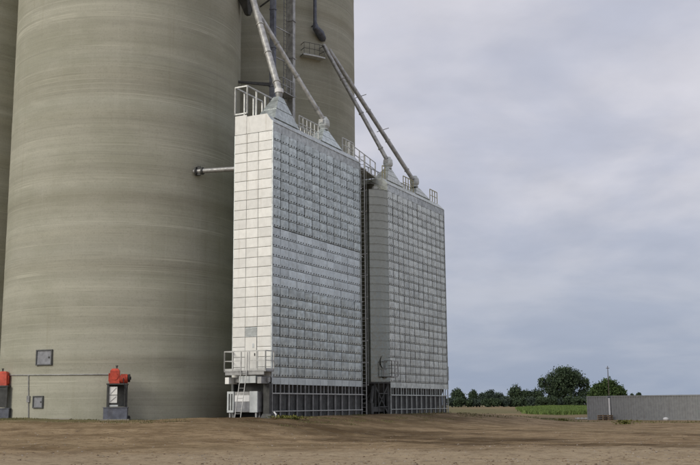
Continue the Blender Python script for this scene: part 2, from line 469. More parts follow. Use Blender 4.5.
# dried-mud apron round the dryers' feet
damp = np.maximum(damp, .65 * ss(gn + 3 * (fbm(gx / 5, gy / 5, 41) - .5), -9, -4) * ss(-gn, -4, 0) * ss(gt, -12, -4) * ss(-gt, -30, -20))
grass = .75 * ss(gy + 4 * (fbm(gx / 6, gy / 6, 51) - .5), 54, 60) * ss(-gx, 11, 17) * ss(-gy, -70, -62)
grass = np.maximum(grass, .55 * ss(fbm(gx / 9, gy / 5, 55), .5, .62) * ss(RR, 86, 105) * ss(-RR, -165, -140))
grass = np.maximum(grass, .8 * ss(fbm(gx / 60, gy / 14, 56), .36, .58) * ss(RR, 125, 190))
gravel = ss(-(gy + 4 * (fbm(gx / 5, gy / 5, 61) - .5)), -40, -33)
gravel = np.maximum(gravel, .45 * ss(fbm(gx / 40, gy / 12, 66), .5, .65) * ss(RR, 120, 170))
zone = np.stack([damp, grass, gravel, np.ones_like(damp)], -1).reshape(-1, 4)
ca = me.color_attributes.new('zone', 'FLOAT_COLOR', 'POINT')
ca.data.foreach_set('color', zone.astype(np.float32).ravel())
me.materials.append(M['ground']); me.update()
g = bpy.data.objects.new('ground', me); C.objects.link(g); structure(g)

ZB = .88                                                   # top of the dryers' concrete pad
DLEN, DW, PIT = 12.66, 2.85, .6288
mb = MB()
L0, L1 = -1.7, 31.2
mb.box(L0, L1, -.55, 3.6, .35, ZB, lambda x, y, z: W(x, y, z))
mb.box(L0 - .02, L1 + .02, -.6, -.551, .35, ZB - .06, lambda x, y, z: W(x, y, z))
o = mb.build('concrete_pad', 'pad'); structure(o)

# ------------------------------------------------------------------ concrete silos
def silo(S, label, seed):
    rnd = random.Random(seed)
    zb = .3
    t = thing('concrete_silo', label, 'silo', (S.x, S.y, zb), 0, 'round concrete silos')
    prof = [(SR, 0)]; z = 0
    while z < 48:
        hgt = rnd.choice([.6, .9, 1.2, 1.2, 1.2]); off = rnd.uniform(-.006, .006)
        prof += [(SR + off, z + .012), (SR + off, min(48, z + hgt) - .012)]; z += hgt
    mb = MB().lathe(prof, k=144, cap=False)
    part(mb, 'wall', 'concrete', t, True)
    z = prof[-1][1]
    mb = MB().lathe([(SR + .02, z), (SR + .35, z + .05), (SR + .35, z + .55), (SR - .4, z + .75), (.4, z + 1.3)], k=96)
    part(mb, 'roof_slab', 'concrete', t, True)
    return t
s1 = silo(S1, 'weathered round concrete silo with two small steel hatches near its foot', 3)
s2 = silo(S2, 'round concrete silo behind the elevator pipes and long silver dryers', 5)
s3 = silo(S3, 'shaded concrete silo half hidden behind the hatched silo', 9)

def wall_frame(P, S=S1):
    nrm = Vector((P.x - S.x, P.y - S.y, 0)).normalized(); tx = Vector((-nrm.y, nrm.x, 0))
    return nrm, tx
def hatch(c0, c1):
    Pa, Pb = CY(*c0), CY(*c1); Pm = (Pa + Pb) / 2
    nrm, tx = wall_frame(Pm); w = abs((Pb - Pa).dot(tx)) / 2; h = abs(Pa.z - Pb.z) / 2
    b = S1 + nrm * SR; b.z = Pm.z
    off = Vector((S1.x, S1.y, .3))
    def f(x, y, z): return b + tx * x + nrm * y + Vector((0, 0, z)) - off
    m = MB()
    for a in ((-w - .07, -w, -h, h), (w, w + .07, -h, h), (-w - .07, w + .07, h, h + .07), (-w - .07, w + .07, -h - .07, -h)):
        m.box(a[0], a[1], -.1, .09, a[2], a[3], f)
    fr = part(m, 'hatch_frame', 'darkgrey', s1)
    m = MB().box(-w, w, -.1, .035, -h, h, f)
    hd = part(m, 'hatch', 'hatchsteel', fr)
    m = MB()
    m.box(w * .6, w * .78, .036, .065, -.05, .05, f)
    part(m, 'latch', 'dark', fr)
hatch((38, 351), (51.5, 364)); hatch((34.5, 397), (42.5, 407))
# conduit across the silo foot
def silo_arc(pix, extra=.05):
    out = []
    for x, y in pix:
        P = CY(x, y); nrm, tx = wall_frame(P); Q = S1 + nrm * (SR + extra); Q.z = P.z
        out.append(Q - Vector((S1.x, S1.y, .3)))
    return out
m = MB().tube(silo_arc([(x, 375.2 - x * .008) for x in range(8, 111, 6)]), .032, 6)
part(m, 'conduit', 'mgrey', s1, True)
m = MB().tube(silo_arc([(29, 375), (29, 390), (29, 400), (29, 419)]), .03, 6)
m.box(-.09, .09, -.09, .09, -.2, .2, lambda x, y, z: silo_arc([(29, 399)])[0] + Vector((x, y, z)))
part(m, 'conduit', 'mgrey', s1, True)
# footing
m = MB()
P = CY(20, 414)
mb = MB().lathe([(SR + .0, 0), (SR + .45, 0), (SR + .45, .60), (SR + .005, .66)], (0, 0, 0), 48, rad(225), rad(262), False)
part(mb, 'footing', 'pad', s1)

# ------------------------------------------------------------------ grain dryers
def panel_mesh(name, w, h, kind, mats):
    """sheet with row of ports; local x 0..w, y outward negative, z 0..h"""
    m = MB(); g = {'pillow': .034, 'shallow': .042, 'flat': .008}[kind]
    bul = {'pillow': .10, 'shallow': .045, 'flat': .012}[kind]
    xs = [g, w * .06, w * .22, w * .42, w * .62, w * .80, w * .94, w - g]
    ys = [0, -bul * .30, -bul * .72, -bul * .97, -bul, -bul * .8, -bul * .35, 0]
    lo, hi = .034, h - .004
    vs_ = []
    for x, y in zip(xs, ys): vs_ += [(x, y * .82 - .006, lo), (x, y * .95 - .014, lo + .12), (x, y - .012, hi)]
    k = len(xs)
    m.add(vs_, [(3 * i + j, 3 * i + 3 + j, 3 * i + 4 + j, 3 * i + 1 + j) for i in range(k - 1) for j in (0, 1)])
    m.box(g, w - g, -.006, .0, hi - .012, hi)
    m.mat(1)
    for x in (.20, .50, .80):
        cx_ = w * x; yb = float(np.interp(cx_, xs, ys)) * .90 - .012
        m.box(cx_ - .042, cx_ + .042, yb - .018, yb + .015, lo + .05, lo + .125)
    me_ = m.mesh(name, mats, smooth=True)
    return me_

def hopper_roof(m, ct, cn, zr, ztop):
    h = ztop - zr
    def lv(q): return (ct - 1.6 + 1.28 * q, ct + 1.6 - 1.28 * q, cn - .68 + .48 * q, cn + .9 - .7 * q)
    def sh(r_, e): return (r_[0] - e, r_[1] + e, r_[2] - e, r_[3] + e)
    for q0, q1 in ((0, .42), (.45, .78), (.80, 1.0)):
        m.frus(lv(q0), lv(q1), zr + h * q0, zr + h * q1)
        if q1 < 1: m.frus(sh(lv(q1), -.06), sh(lv(q1), -.06), zr + h * q1 + .001, zr + h * (q1 + .03))
def railing(m, a, b, zf, hgt, step=1.1, r=.028, mids=1, toe=False):
    a, b = Vector((*a, zf)), Vector((*b, zf)); L = (b - a).length; k = max(1, round(L / step))
    for i in range(k + 1):
        p = a.lerp(b, i / k); m.box(p.x - r, p.x + r, p.y - r, p.y + r, p.z, p.z + hgt)
    up = Vector((0, 0, hgt))
    m.beam(a + up, b + up, r * 2.1)
    for q in range(mids): m.beam(a + up * (q + 1) / (mids + 1), b + up * (q + 1) / (mids + 1), r * 1.4)
    if toe: m.beam(a + Vector((0, 0, .06)), b + Vector((0, 0, .06)), .02, .12)
def ladder(m, a, b, side, w=.42, r=.025, step=.30):
    a, b, side = Vector(a), Vector(b), Vector(side).normalized()
    m.beam(a - side * w / 2, b - side * w / 2, r * 2); m.beam(a + side * w / 2, b + side * w / 2, r * 2)
    k = int((b - a).length / step)
    for i in range(1, k + 1):
        p = a + (b - a) * (i / (k + .5)); m.tube([p - side * w / 2, p + side * w / 2], r * .75, 5)

def dryer(t0, L, rows, first, label):
    base = W(t0, 0, ZB)
    T = thing('grain_dryer', label, 'grain dryer', base, YAW, 'long silver grain dryers')
    z = lambda a: a - ZB
    z0 = 3.38; zt = z0 + rows * PIT; cols = 12; pw = L / cols
    zr = zt + 1.12
    gal = 'galv_a' if first else 'galv_c'
    m = MB().box(.07, L - .07, .03, DW - .03, z(z0), z(zt) + .02)
    part(m, 'inner_body', 'darkgrey', T)
    pil = panel_mesh('side_panel', pw, PIT, 'pillow' if first else 'shallow', [gal, 'hole'])
    fla = panel_mesh('side_panel_flat', pw, PIT, 'flat', ['galv_b' if first else gal, 'hole'])
    for r_ in range(rows):
        for c_ in range(cols):
            flat = first and 9 <= r_ <= 14
            o_ = inst('side_panel', fla if flat else pil, T, (c_ * pw, .012, z(z0 + r_ * PIT)))
            o_.rotation_euler = (rad(random.gauss(0, .5)), 0, rad(random.gauss(0, .45)))
    # plain back wall and corner trims
    m = MB().box(.02, L - .02, DW - .028, DW, z(z0), z(zt) + .5)
    for i in range(cols + 1): m.box(max(.02, i * pw - .04), min(L - .02, i * pw + .04), DW + .001, DW + .06, z(z0), z(zt))
    part(m, 'back_wall', gal, T)
    m = MB().box(L - .068, L, .03, DW - .03, z(z0), z(zt) + .5); part(m, 'end_wall', gal, T)
    m = MB().box(L + .001, L + .05, -.07, .08, z(2.95), z(zt) + .55); part(m, 'corner_trim', 'galv_trim', T)
    # fascia pieces and chamfered roof
    me_f = MB().box(.006, pw * 3 - .006, -.035, .02, z(zt) + .012, z(zt) + .56).box(.006, pw * 3 - .006, -.07, .02, z(zt) + .561, z(zt) + .60).mesh('fascia', 'galv_trim')
    for i in range(4): inst('fascia', me_f, T, (i * pw * 3, 0, 0))
    m = MB()
    prof = [(-.06, zt + .605), (.42, zr), (DW - .02, zr), (DW - .02, zt + .505)]
    vs_ = [(x, n_, z(a)) for x in (.012, L - .005) for n_, a in prof]
    m.add(vs_, [(0, 1, 2, 3), (7, 6, 5, 4), (0, 4, 5, 1), (1, 5, 6, 2), (2, 6, 7, 3), (3, 7, 4, 0)])
    part(m, 'roof', 'galv_trim' if first else gal, T)
    for ct, top in (((2.42, 22.1), (8.87, 21.45)) if first else ((2.42, 20.92), (8.30, 20.45))):
        m = MB(); hopper_roof(m, ct, 1.0, z(zr) + .004, z(top)); part(m, 'roof_hopper', gal if first else 'galv_c', T)
    # roof walkway on the silo side
    m = MB().box(.05, L - .05, 1.99, DW + .06, z(zr) + .006, z(zr) + .05); part(m, 'walkway', 'rail', T)
    m = MB()
    if first:
        zf = z(20.50)
        railing(m, (.04, 1.98), (3.4, 1.98), zf, 1.9, 1.13, .045, 0)
        railing(m, (.04, DW + .06), (3.4, DW + .06), zf, 1.9, 1.13, .045, 0)
        railing(m, (.04, 1.98), (.04, DW + .06), zf, 1.9, 2, .045, 0)
        m.beam((.04, 1.98, zf + .05), (.04, DW + .06, zf + .05), .09)
        railing(m, (3.5, 1.98), (L - .05, 1.98), z(zr), 1.2, .62, .03, 1)
        railing(m, (3.5, DW), (L - .05, DW), z(zr), 1.2, .62, .03, 1)
    else:
        railing(m, (.05, 1.98), (L - .4, 1.98), z(zr), 1.2, .62, .03, 1)
        railing(m, (.05, DW), (L - .4, DW), z(zr), 1.2, .62, .03, 1)
        railing(m, (L - .4, 1.98), (L - .4, DW), z(zr), 1.2, .62, .03, 1)
    part(m, 'roof_railing', 'rail', T)
    for (a, b) in ((4.25, 7.0), (10.75, L - .1)) if first else ((.1, .6), (4.3, 6.4), (10.2, L - .3)):
        m = MB(); railing(m, (a, .46), (b, .46), z(zr), 1.05, .55, .028, 1)
        part(m, 'hopper_railing', 'rail' if first else 'yrail', T)
    # foot of the dryer: sloping skirt, posts, rails, sheet infill, hopper and back sheet coloured dark for the shade within
    sk = MB()
    vs_ = [(.01, -.045, 0), (pw - .01, -.045, 0), (pw - .01, -.035, -.42), (.01, -.035, -.42)]
    sk.add(vs_ + [(x, y + .02, q) for x, y, q in vs_], [(3, 2, 1, 0), (4, 5, 6, 7), (0, 1, 5, 4), (1, 2, 6, 5), (2, 3, 7, 6), (3, 0, 4, 7)])
    sk.box(0, .05, -.055, .0, -.42, 0)
    sk = sk.mesh('skirt_panel', 'galv_b' if first else 'galv_c')
    po = MB().box(-.033, .033, -.05, .03, 0, z(2.94)).mesh('post', 'mgrey' if first else 'galv_c')
    p2 = MB().box(-.025, .025, -.03, .03, z(2.42), z(2.94)).mesh('stub_post', 'mgrey' if first else 'galv_c')
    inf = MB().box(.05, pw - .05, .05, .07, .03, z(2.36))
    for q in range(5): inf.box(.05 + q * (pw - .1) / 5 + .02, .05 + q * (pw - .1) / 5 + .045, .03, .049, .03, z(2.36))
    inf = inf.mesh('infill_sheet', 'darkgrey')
    for i in range(cols):
        inst('skirt_panel', sk, T, (i * pw, 0, z(3.37)))
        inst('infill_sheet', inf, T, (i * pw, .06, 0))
        inst('stub_post', p2, T, (i * pw + pw * .5, 0, 0))
    for i in range(cols + 1): inst('post', po, T, (min(max(i * pw, .05), L - .05), -.02, 0))
    m = MB().beam((0, -.08, z(2.39)), (L, -.08, z(2.39)), .05, .07); part(m, 'rail', 'rail' if first else 'galv_c', T)
    m = MB().beam((0, -.08, z(1.30)), (L, -.08, z(1.30)), .04, .05); part(m, 'rail', 'rail' if first else 'galv_c', T)
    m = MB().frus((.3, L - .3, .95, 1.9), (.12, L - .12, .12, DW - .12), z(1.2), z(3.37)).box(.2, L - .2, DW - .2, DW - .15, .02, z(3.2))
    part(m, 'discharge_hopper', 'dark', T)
    mm = MB()
    for i in range(0, cols + 1, 3): mm.box(i * pw * .98 + .05, i * pw * .98 + .2, DW - .15, DW - .02, 0, z(z0))
    part(mm, 'back_leg', 'dark', T)
    return T, zt, zr, z

D1, zt1, zr1, zf1 = dryer(0, DLEN, 25, True, 'long silver grain dryer with a white panelled end and dark ladder platform')
T2 = 17.66
D2, zt2, zr2, zf2 = dryer(T2, 12.2, 24, False, 'long weathered silver grain dryer with a rounded ringed end')

# --- white end of dryer 1
cols_w = [(0, 1.02), (1.02, 1.90), (1.90, DW)]
cache = {}
def white_panel(w, h):
    k = (round(w, 3), round(h, 3))
    if k not in cache:
        m = MB(); g = .013
        m.box(-.04, .0, g, w - g, g, h - g)
        m.frus((g, w - g, g, h - g), (g + .03, w - g - .03, g + .03, h - g - .03), 0, .012, lambda a, b, c: (-.041 - c, a, b))
        cache[k] = m.mesh('end_panel', 'white')
    return cache[k]
for r_ in range(25):
    for c_, (a, b) in enumerate(cols_w):
        if c_ == 1 and r_ <= 4: continue
        o_ = inst('end_panel', white_panel(b - a, PIT), D1, (-.004, a, zf1(3.38 + r_ * PIT)))
        o_.rotation_euler = (0, rad(random.gauss(0, .3)), rad(random.gauss(0, .25)))
inst('end_panel', white_panel(.88, .36), D1, (0, 1.02, zf1(3.38)))
m = MB().box(-.012, .07, 0, DW, zf1(3.36), zf1(zt1) + .02); part(m, 'end_backing', 'darkgrey', D1)
# top cap panels with the roof chamfer
capz = zf1(zt1)
m = MB()
pr = [(.01, .02), (.01, .62), (.40, 1.18), (1.93, 1.18), (1.93, .02)]
m.add([(x, a, capz + b) for x in (-.045, .01) for a, b in pr], [(0, 1, 2, 3, 4), (9, 8, 7, 6, 5)] + [(i, i + 5, (i + 1) % 5 + 5, (i + 1) % 5) for i in range(5)])
part(m, 'end_cap', 'white', D1)
m = MB().box(-.045, .01, 1.96, DW, capz + .02, capz + 1.30); part(m, 'end_cap', 'white', D1)
m = MB().box(-.055, .06, -.062, .0, zf1(3.36), capz + .6); part(m, 'corner_trim', 'galv_trim', D1)
# access door and louvre
dz0, dz1 = zf1(3.76), zf1(5.88)
m = MB().box(-.075, -.013, 1.05, 1.87, dz0, dz1); dr = part(m, 'door', 'door', D1)
m = MB().box(-.13, -.076, 1.13, 1.17, dz0 + .95, dz0 + 1.12); part(m, 'handle', 'dark', dr)
m = MB().box(-.09, -.076, 1.20, 1.34, dz0 + 1.45, dz0 + 1.72); part(m, 'door_plate', 'lgrey', dr)
m = MB().box(-.03, -.013, 1.03, 1.89, zf1(5.90), zf1(6.5))
for q in range(7): m.box(-.07, -.03, 1.05, 1.87, zf1(5.92) + q * .082, zf1(5.92) + q * .082 + .035)
part(m, 'louvre', 'lgrey', D1)

# --- rounded end of dryer 2
ring = MB()
RC = DW / 2
ring.lathe([(RC - .09, .0), (RC - .09, .028), (RC + .0, .030), (RC + .0, PIT - .06), (RC + .025, PIT - .055), (RC + .025, PIT - .004), (RC - .09, PIT)], k=10, a0=PI / 2, a1=3 * PI / 2, cap=False)
ring = ring.mesh('end_ring', 'galv_end')
for r_ in range(24):
    inst('end_ring', ring, D2, (.02, RC, zf2(3.38 + r_ * PIT)))
m = MB().lathe([(RC + .05, 0), (RC * .6, .5), (.05, .95)], (.02, RC, zf2(zt2) + .01), 28, PI / 2, 3 * PI / 2)
part(m, 'end_roof', 'galv_end', D2, True)
m = MB().lathe([(RC - .02, 0), (RC + .05, .0), (RC + .05, .12), (RC - .02, .12)], (.02, RC, zf2(3.25)), 28, PI / 2, 3 * PI / 2)
part(m, 'end_floor', 'dark', D2)
pr2 = [(.0, .0), (.0, .60), (.42, 1.11), (DW - .03, 1.11), (DW - .03, .0)]
m = MB().add([(x, a, zf2(zt2) + b) for x in (-.03, .011) for a, b in pr2], [(0, 1, 2, 3, 4), (9, 8, 7, 6, 5)] + [(i, i + 5, (i + 1) % 5 + 5, (i + 1) % 5) for i in range(5)])
part(m, 'end_cap', 'galv_c', D2)
# manway and its platform low on the rounded end
m = MB()
a = rad(238); cN = Vector((math.cos(a), math.sin(a), 0)); cT = Vector((-cN.y, cN.x, 0)); cc = Vector((.02, RC, zf2(4.9))) + cN * (RC + .01)
vs_ = []
for d in (0, .10):
    for j in range(18): vs_.append(cc + cN * d + cT * .3 * math.cos(2 * PI * j / 18) + Vector((0, 0, .5 * math.sin(2 * PI * j / 18))))
m.add(vs_, [tuple(range(18, 36))] + [(j, (j + 1) % 18, 18 + (j + 1) % 18, 18 + j) for j in range(18)])
part(m, 'manway', 'galv_end', D2)
m = MB(); m.box(-1.3, -.12, -.75, -.06, zf2(3.72), zf2(3.8))
railing(m, (-1.3, -.75), (-.12, -.75), zf2(3.8), 1.15, .6, .028, 1); railing(m, (-1.3, -.75), (-1.3, -.1), zf2(3.8), 1.15, .7, .028, 1)
m.beam((-.1, -.4, zf2(3.72)), (-1.1, -.6, zf2(3.72)), .08)
part(m, 'end_platform', 'mgrey', D2)
# legs and crossed braces under the rounded end
for x, y in ((-1.15, .75), (-1.15, 2.1), (-.2, .12), (-.2, 2.75)):
    m = MB().box(x - .07, x + .07, y - .07, y + .07, 0, zf2(3.25)); part(m, 'leg', 'darkgrey', D2)
m = MB()
m.beam((-1.15, .75, .1), (-.2, .12, zf2(3.1)), .09); m.beam((-1.15, .75, zf2(3.1)), (-.2, .12, .1), .09)
m.beam((-1.15, .75, .15), (-1.15, 2.1, zf2(3.1)), .08); m.beam((-1.15, 2.1, .15), (-1.15, .75, zf2(3.1)), .08)
part(m, 'cross_brace', 'darkgrey', D2)
m = MB().lathe([(.35, zf2(1.7)), (1.2, zf2(3.24))], (-.1, RC, 0), 16); part(m, 'end_hopper', 'dark', D2, True)
m = MB().box(-2.6, -.3, .35, .75, .25, .62).tube([(-2.4, .55, .6), (-1.2, .9, zf2(3.0))], .14, 10).box(-2.75, -2.35, .3, .8, .1, .9)
part(m, 'screw_conveyor', 'dark', D2)
m = MB().beam((-1.35, .35, 0), (-1.35, .35, zf2(3.3)), .06).beam((-.75, .2, 0), (-.75, .2, zf2(3.3)), .06).beam((-1.4, .35, zf2(2.5)), (-.2, .1, zf2(2.5)), .06).beam((-1.4, .35, zf2(1.5)), (-.2, .1, zf2(1.5)), .06)
part(m, 'support_frame', 'darkgrey', D2)
# small platform on the far end of dryer 2
m = MB(); x0 = 12.26
m.box(x0, x0 + .55, .1, 1.5, zf2(3.72), zf2(3.78)); railing(m, (x0 + .5, .12), (x0 + .5, 1.5), zf2(3.78), 1.15, .7, .03, 1); railing(m, (x0, .12), (x0 + .5, .12), zf2(3.78), 1.15, .6, .03, 1)
m.beam((x0, .2, zf2(2.9)), (x0 + .5, .2, zf2(3.7)), .06)
part(m, 'far_platform', 'mgrey', D2)

# --- platform, beams, ladder under the white end of dryer 1
m = MB().box(-1.05, -.06, -.25, 2.78, zf1(3.70), zf1(3.78)); PL = part(m, 'end_platform', 'mgrey', D1)
m = MB()
railing(m, (-1.03, -.22), (-1.03, .95), zf1(3.78), 1.18, .65, .03, 1, True)
railing(m, (-1.03, 1.55), (-1.03, 2.76), zf1(3.78), 1.18, .65, .03, 1, True)
m.beam((-1.03, .95, zf1(4.96)), (-1.03, 1.55, zf1(4.96)), .06)
railing(m, (-1.03, 2.76), (-.06, 2.76), zf1(3.78), 1.18, .9, .03, 1, True); railing(m, (-1.03, -.22), (-.06, -.22), zf1(3.78), 1.18, .9, .03, 1, True)
part(m, 'railing', 'rail', PL)
m = MB()
m.beam((-.98, -.1, zf1(3.60)), (-.98, 2.7, zf1(3.60)), .1, .18); m.beam((-.35, -.1, zf1(3.22)), (-.35, 2.75, zf1(3.22)), .22, .3)
part(m, 'platform_beam', 'mgrey', D1)
for y in (.2, 2.55):
    m = MB().box(-1.05, -.1, y - .14, y + .14, zf1(2.98), zf1(3.38)); part(m, 'beam_end', 'white' if y > 1 else 'mgrey', D1)
m = MB().box(-.92, -.15, .55, 1.75, zf1(3.02), zf1(3.45)); part(m, 'junction_box', 'lgrey', D1)
m = MB().box(-.3, .1, -.05, .38, 0, zf1(3.0)).box(-.36, .1, -.08, .42, 0, .06); part(m, 'corner_column', 'dark', D1)
m = MB().box(-.16, .0, 2.66, 2.82, 0, zf1(3.0)); part(m, 'corner_column', 'darkgrey', D1)
m = MB().box(.35, .42, .3, 2.8, .05, zf1(3.1)); part(m, 'end_shade_sheet', 'dark', D1)  # added dark sheet standing in for the shade beneath the white end
m = MB(); ladder(m, (-1.55, 1.42, -.02), (-1.09, 1.28, zf1(3.78)), (0, 1, 0), .42, .02)
for s_ in (-1, 1):
    m.beam((-1.09, 1.28 + s_ * .22, zf1(3.78)), (-1.07, 1.28 + s_ * .22, zf1(4.9)), .05)
part(m, 'ladder', 'mgrey', D1)

# --- fan cabinet standing under that platform
T = thing('fan_cabinet', 'light grey steel cabinet with a white plate, behind the ladder under the platform', 'cabinet', W(-.62, .55, ZB), YAW)
m = MB().box(0, .5, 0, 2.2, .38, 1.62).box(.0, .1, .1, .2, 0, .38).box(.0, .1, 2.0, 2.1, 0, .38).box(.4, .5, .1, .2, 0, .38).box(.4, .5, 2., 2.1, 0, .38); part(m, 'case', 'mgrey', T)
m = MB().box(-.09, -.001, 0, .55, .36, 1.64); part(m, 'side_door', 'lgrey', T)
m = MB().box(-.09, -.001, 1.72, 2.2, .36, 1.64); sdr = part(m, 'side_door', 'lgrey', T)
m = MB()
for q in range(2): m.box(-.10, -.091, 1.80 + q * .18, 1.90 + q * .18, .5, 1.5)
part(m, 'door_slot', 'dark', sdr)
m = MB().box(-.05, -.002, .6, 1.66, 1.02, 1.40); part(m, 'white_plate', 'whitebag', T)
m = MB().box(-.03, -.002, .6, 1.66, .42, .98); part(m, 'lower_panel', 'hatchsteel', T)

# --- landing and caged ladder in the gap between the dryers
T = thing('caged_ladder', 'tall caged steel ladder running up the gap between the two dryers', 'ladder', W(DLEN + .42, .02, ZB), YAW)
m = MB(); zt = 20.4 - ZB
ladder(m, (0, 0, 0), (0, 0, zt), (0, 1, 0), .42, .025); part(m, 'ladder', 'rail', T)
m = MB()
for q in range(11):
    zz = 2.2 + q * 1.62
    pts = [(.0 + .36 * math.sin(a), .36 * math.cos(a) , zz) for a in [PI * j / 8 for j in range(9)]]
    m.tube([(p[0], p[1] * .95, p[2]) for p in pts], .03, 5)
for a in (PI * .25, PI * .5, PI * .75): m.beam((.37 * math.sin(a), .35 * math.cos(a), 2.2), (.37 * math.sin(a), .35 * math.cos(a), 2.2 + 16.2), .02)
part(m, 'cage', 'rail', T)
for q in range(6): part(MB().beam((-.40, 0, 1.5 + q * 3.4), (0, 0, 1.5 + q * 3.4), .05), 'wall_bracket', 'rail', T)
T = thing('gap_landing', 'small railed landing fixed high on the first dryer beside the rounded end', 'landing', W(DLEN + .06, .35, 17.9), YAW)
m = MB().box(0, 1.0, 0, 1.6, 0, .08); part(m, 'floor', 'rail', T)
m = MB(); railing(m, (.95, .03), (.95, 1.55), .08, 1.05, .35, .03, 0); railing(m, (.05, .03), (.95, .03), .08, 1.05, .3, .03, 0); part(m, 'railing', 'rail', T)
m = MB().beam((0, .2, -.7), (.9, .2, 0), .07).beam((0, 1.4, -.7), (.9, 1.4, 0), .07); part(m, 'bracket', 'rail', T)

# --- catwalk bridging the two roofs
T = thing('catwalk', 'railed steel catwalk bridging the roofs of the two dryers', 'catwalk', W(DLEN + .05, .95, 20.22), YAW)
CL = T2 - DLEN - .1
m = MB()
z2 = (zr2 - zr1)
def cwz(x): return z2 * x / CL * .0 - .02 + (zr2 - 20.22 + .12) * x / CL + (zr1 - 20.22 + .05) * (1 - x / CL)
fl = MB()
fl.add([(0, 0, cwz(0)), (CL, 0, cwz(CL)), (CL, 1.9, cwz(CL)), (0, 1.9, cwz(0)), (0, 0, cwz(0) - .07), (CL, 0, cwz(CL) - .07), (CL, 1.9, cwz(CL) - .07), (0, 1.9, cwz(0) - .07)], [(0, 1, 2, 3), (7, 6, 5, 4), (0, 4, 5, 1), (1, 5, 6, 2), (2, 6, 7, 3), (3, 7, 4, 0)])
part(fl, 'floor', 'rail', T)
for y in (0.03, 1.87):
    m = MB()
    for q in range(6):
        x = .05 + q * (CL - .1) / 5; m.box(x - .035, x + .035, y - .035, y + .035, cwz(x), cwz(x) + 1.2)
    for hh in (.6, 1.2): m.beam((.05, y, cwz(0) + hh), (CL - .05, y, cwz(CL) + hh), .05)
    part(m, 'railing', 'rail', T)

# ------------------------------------------------------------------ grain spouts
def flange(m, p, d, r): d = Vector(d).normalized(); m.tube([Vector(p) - d * .05, Vector(p) + d * .05], r, 14)
def spout(label, pts, r, joint=6, end_box=None, name='grain_spout'):
    pts = [Vector(p) for p in pts]; low = pts[-1]
    T = thing(name, label, 'grain spout', low, 0, 'sloping grain spouts', True)
    m = MB().tube(pts, r, 14); pp = part(m, 'pipe', 'spout', T, True)
    for a, b in zip(pts[:-1], pts[1:]):
        k = int((b - a).length / 2.9)
        for i in range(1, k + 1):
            m = MB(); flange(m, a.lerp(b, i / (k + .3)), b - a, r + .05); part(m, 'flange', 'spout', pp, True)
    return T
def outlet_box(label, c, w, zbot):
    T = thing('inlet_box', label, 'inlet box', Vector((c.x, c.y, zbot)), YAW)
    h = .98
    m = MB().lathe([(w * .30, 0), (w * .34, h * .12), (w * .52, h * .28), (w * .56, h * .45), (w * .52, h * .72), (w * .36, h * .88), (w * .30, h)], (0, 0, 0), 8); part(m, 'box', 'lgrey', T)
    m = MB().lathe([(w * .42, h * .0), (w * .42, h * .06)], (0, 0, 0), 10).box(-w * .60, w * .60, -w * .2, w * .2, h * .44, h * .5); part(m, 'flange', 'lgrey', T)
    m = MB().box(-w * .62, -w * .55, -w * .22, w * .22, h * .5, h * .74); part(m, 'cover_plate', 'mgrey', T)
a_end = PT(279, 91.5, 1.0); a_mid = PT(252.5, -2, 4.5); a_top = a_mid + (a_mid - a_end) * .62
sA = spout('thick grain spout dropping steeply to the hopper over the white end', [a_top, a_mid, a_end], .235)
b0 = a_end.lerp(a_mid, .86); b_end = PT(322.5, 118.5, 1.0)
sB = spout('slim grain spout branching off the thick one to the second roof hopper', [b0 + Vector((0, .25, .1)), b_end], .175)
e_low = PT(323, 41, 6.0); e_up = PT(315, 24, 6.2); e_top = Vector((e_up.x, e_up.y, 49.5))
c_end = PT(386.5, 159, 1.0); d_end = PT(412.5, 179, 1.0)
sC = spout('grain spout sloping across the sky to the hopper beside the rounded end', [PT(323.5, 45, 5.9), c_end], .175)
d_st = PT(326, 50, 5.75)
sD = spout('grain spout with small stay arms running to the farthest roof hopper', [d_st + Vector((.25, .1, .05)), d_end], .185)
m = MB()
for f_ in (.36, .62):
    p = (d_st).lerp(d_end, f_); m.beam(p + Vector((-.3, 0, -.1)), p + Vector((.75, 0, .25)), .05)
part(m, 'stay_arm', 'mgrey', sD)
# end collar of spout A and the stub into hopper 1
T = thing('spout_sleeve', 'white sleeve joining the thick spout to the hopper over the white end', 'sleeve', Vector((a_end.x, a_end.y, 22.1)), YAW)
m = MB().lathe([(.30, .36), (.30, .62)], (0, 0, 0), 16); part(m, 'sleeve', 'whitebag', T, True)
m = MB().lathe([(.2, 0), (.24, .2), (.24, .355)], (0, 0, 0), 14); part(m, 'neck', 'mgrey', T, True)
outlet_box('grey inlet box under the slim spout on the first dryer', PT(324, 122.5, 1.0), .78, 21.45)
outlet_box('grey inlet box below the spout beside the rounded end', PT(388, 164.5, 1.0), .78, 20.92)
outlet_box('grey inlet box below the spout on the farthest roof hopper', PT(414.5, 183.5, 1.0), .78, 20.45)

# dark downcomer with its elbow, bracketed to the rear silo
T = thing('downcomer_pipe', 'dark vertical pipe with a flared elbow on the rear silo', 'pipe', e_low, 0, None, True)
m = MB().tube([e_top, e_up], .15, 12); part(m, 'pipe', 'bluesteel', T, True)
m = MB().tube([e_up + Vector((0, 0, .1)), e_up + Vector((.05, 0, -.35)), e_low.lerp(e_up, .45) + Vector((.05, 0, 0)), e_low + Vector((0, 0, .15)), e_low], [.17, .28, .36, .30, .2], 12); part(m, 'elbow', 'bluesteel', T, True)
m = MB()
for zz in (33.4, 36.2):
    q = Vector((S2.x - e_up.x, S2.y - e_up.y, 0)); L = q.length - SR + .03; m.beam(Vector((e_up.x, e_up.y, zz)), Vector((e_up.x, e_up.y, zz)) + q.normalized() * L, .1)
part(m, 'wall_bracket', 'bluesteel', T)
